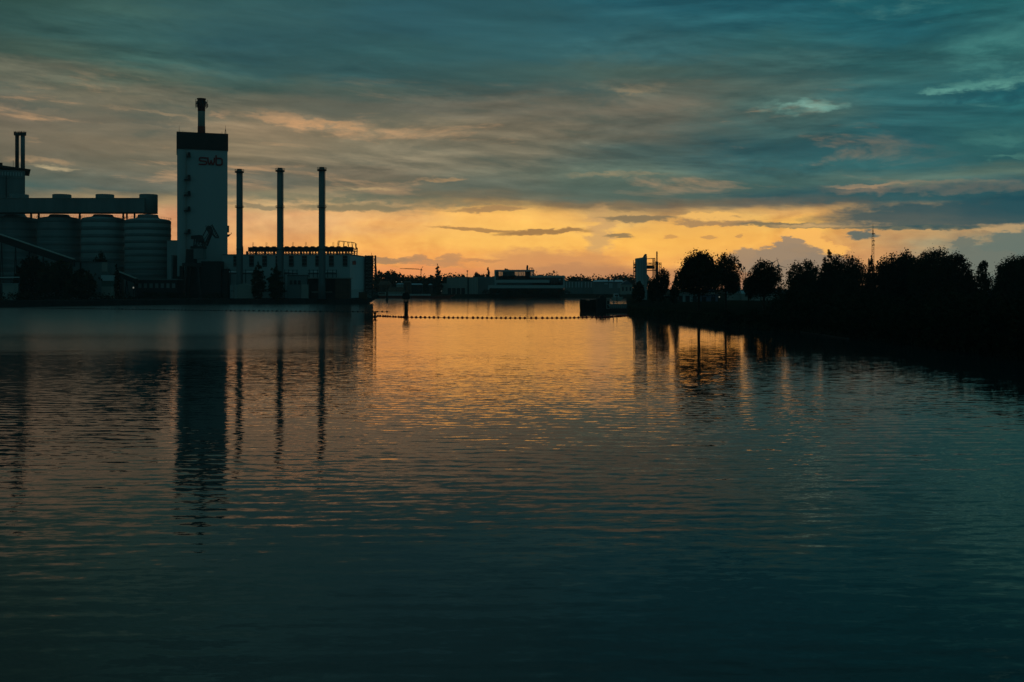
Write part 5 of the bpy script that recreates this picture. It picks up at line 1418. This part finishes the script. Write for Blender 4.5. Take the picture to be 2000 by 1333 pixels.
# ------------------------------------------------------------------ right bank trees
def rt(x, D, y, hw, bz, label, shape='round', seed=1, n=5200, size=.62, ragged=.35, tr=None, dens=1.0, kind='tree', ground=2.9):
    return tree(x, D, y, hw, bz, label, kind=kind, ground=ground, seed=seed, n=int(n * 1.3), size=size * .84, shape=shape, ragged=ragged * .6, trunk_r=tr, dens=dens)
rt(1294, 400, 527, 15, 1.5, 'small leafy tree right of the asphalt plant stack', seed=201, n=3000, size=.6)
rt(1275, 405, 543, 10, .5, 'low dark bush tree at the foot of the asphalt plant', seed=202, n=1800, size=.7)
rt(1248, 410, 549, 13, .3, 'dark bushy tree hiding the base of the asphalt plant', seed=203, n=2600, size=.7, shape='spread')
rt(1318, 380, 540, 10, 1.0, 'small dark tree against the left flank of the big round tree', seed=204, n=1600)
rt(1365, 300, 489.5, 49, 4.6, 'big dome shaped tree with a bare trunk left of the other round trees', shape='dome', seed=205, n=15000, size=.55, ragged=.1, tr=.42)
rt(1418, 312, 498, 34, 4.6, 'ragged crowned tree touching the right side of the big dome tree', seed=206, n=8000, size=.5, ragged=.7, tr=.34)
rt(1492, 310, 512, 35, 3.6, 'free standing round tree in the gap right of the pair', shape='round', seed=207, n=9000, size=.5, ragged=.5, tr=.36)
rt(1462, 325, 539, 12, 3.0, 'small low tree beside the free standing round one', seed=208, n=1800, size=.5)
rt(1572, 330, 513, 37, .6, 'ragged spreading tree at the left end of the dark tree mass', seed=209, n=8500, size=.55, ragged=.8)
rt(1619, 335, 494, 34, .6, 'tree with a pointed top in the left part of the dark tree mass', shape='cone', seed=210, n=6000, size=.6, ragged=.5)
rt(1650, 330, 501, 44, .6, 'wide tree with thin shoots right of the pointed top', seed=211, n=10000, size=.55, ragged=.8)
rt(1701, 335, 498, 18, .5, 'narrow pointed conifer in front of the radio mast', shape='cone', seed=212, n=4200, size=.5, ragged=.2, kind='conifer_tree')
rt(1738, 330, 502, 34, .5, 'rounded tree just right of the radio mast', seed=213, n=7500, ragged=.5)
rt(1768, 334, 495.5, 31, .5, 'domed tree between the mast and the highest crown', seed=214, n=7000, ragged=.3)
rt(1832, 322, 489, 50, .5, 'highest broad crown in the right half of the dark tree mass', seed=215, n=14000, ragged=.4)
rt(1868, 318, 502, 38, .5, 'ragged sloping crown leaning off the highest one', seed=216, n=9000, ragged=.9)
rt(1800, 326, 506, 26, .5, 'lower crown left of the highest one', seed=217, n=7000)
rt(1921, 310, 507, 22, .5, 'thin wispy tree with see-through top near the right edge', shape='wisp', seed=218, n=3600, size=.45, ragged=.9, dens=1.0)
rt(1952, 312, 517, 11, .5, 'small spindly tree between the wispy one and the edge crown', shape='wisp', seed=219, n=1800, size=.45, ragged=.9)
rt(1996, 300, 500, 52, .5, 'broad crown cut by the right edge', seed=220, n=13000, ragged=.5)
rt(2075, 290, 492, 40, .5, 'tree beyond the right edge next to the broad edge crown', seed=221, n=6000, size=.9)
# undergrowth: dark scrub that covers the bank
und = []
rnd = random.Random(9)
def shoreD(x):
    pts = [(1410,256),(1500,236),(1600,217),(1700,192),(1850,163),(2000,140),(2200,120)]
    for (xa, da), (xb, db_) in zip(pts[:-1], pts[1:]):
        if x <= xb: return da + (db_ - da) * (x - xa) / (xb - xa)
    return 120
for k in range(95):
    x = 1425 + k / 95 * 700 + rnd.uniform(-8, 8)
    d = shoreD(x) + rnd.uniform(2.5, 9)
    h = 1.3 + max(0, min(1, (x - 1500) / 400)) * 2.3 + rnd.uniform(-.5, .8)
    und.append((PX(x, d), d, 1.6 + h * .35, rnd.uniform(2.2, 4), rnd.uniform(1.8, 3), h))
for k in range(80):
    x = 1540 + k / 80 * 560 + rnd.uniform(-10, 10)
    d = rnd.uniform(shoreD(x) + 15, 300)
    h = rnd.uniform(2.2, 4.4)
    und.append((PX(x, d), d, 2.6 + h * .4, rnd.uniform(4, 7), rnd.uniform(3, 6), h))
thk = []
for k in range(64):
    x = 1552 + k * 9 + rnd.uniform(-5, 5)
    h = rnd.uniform(5.2, 7.2)
    thk.append((PX(x, 350), 350 + rnd.uniform(-5, 5), 2.5 + h, rnd.uniform(3.5, 6), 4, h))
tm_ = leaf_mesh('bank_thicket', thk, 42000, .6, 37, m_=M_leafd, spiky=.5)
o = bpy.data.objects.new('bank_thicket', tm_); COL.objects.link(o); tag(o, 'mass of lower trees filling the gaps between the right bank crowns', kind='stuff')
um = leaf_mesh('bank_undergrowth', und, 95000, .62, 31, m_=M_leafd, spiky=.4)
o = bpy.data.objects.new('bank_undergrowth', um); COL.objects.link(o); tag(o, 'tangled dark bushes covering the right bank', kind='stuff')
# reeds and grass along the low part of the bank
rv, rf_ = [], []
rnd = random.Random(12)
sp2 = [(1225,385),(1240,345),(1320,294),(1408,256),(1500,236),(1600,217),(1700,192),(1850,163),(2000,140),(2200,120)]
for (xa, da), (xb, db_) in zip(sp2[:-1], sp2[1:]):
    A_, B_ = Vector((PX(xa, da), da, 0)), Vector((PX(xb, db_), db_, 0))
    for _ in range(int((B_ - A_).length * 16)):
        t = rnd.random(); p = A_.lerp(B_, t); s = rnd.uniform(-.002, .035)
        p = Vector((p.x * (1 + s), p.y * (1 + s), 0)); z0 = max(0, s * p.y / 8 * 2.7) - .1 if s > 0 else -.1
        hgt = rnd.uniform(.3, 1.0); i = len(rv); le = rnd.uniform(-.3, .3)
        rv += [(p.x - .07, p.y, min(z0, 2.7)), (p.x + .07, p.y, min(z0, 2.7)), (p.x + le, p.y + rnd.uniform(-.2, .2), min(z0, 2.7) + hgt)]
        rf_.append((i, i + 1, i + 2))
me = bpy.data.meshes.new('bank_reeds'); me.from_pydata(rv, [], rf_); me.materials.append(mat('reeds', (.05, .055, .03), .9, .3)); me.update()
o = bpy.data.objects.new('bank_reeds', me); COL.objects.link(o); tag(o, 'rough grass and reeds along the right waterline', kind='stuff')
# floating pole off the right bank
W = [Vector((PX(1566, 221), 221, .1)), Vector((PX(1610, 208), 208, .1)), Vector((PX(1656, 193), 193, .1))]
fp = empty('floating_log_boom', tuple(W[0]), 'thin pale floating log line lying close along the dark right bank', 'log boom')
for a_, b_ in zip(W[:-1], W[1:]):
    MB().beam(tuple(a_), tuple(b_ - (b_ - a_).normalized() * .4), .34, 8).build('log', M_wood, fp)
for p in W: MB().lathe(p.x, p.y, [(.2, -.2), (.28, .1), (.2, .35)], 8).build('link', M_steel, fp)

# ------------------------------------------------------------------ thin evening haze over the whole place
hz = MB().box(-2700, 2700, -1300, 2600, -2.6, 135)
hm = bpy.data.materials.new('haze'); hm.use_nodes = True
hn = hm.node_tree; hn.nodes.clear()
hp = hn.nodes.new('ShaderNodeVolumePrincipled')
hp.inputs['Color'].default_value = (0.9, 0.92, 0.92, 1)
hp.inputs['Density'].default_value = 0.0001
hp.inputs['Anisotropy'].default_value = 0.3
ho_ = hn.nodes.new('ShaderNodeOutputMaterial')
hn.links.new(hp.outputs[0], ho_.inputs['Volume'])
tag(hz.build('haze', hm), 'thin evening haze hanging over the harbour', kind='stuff')
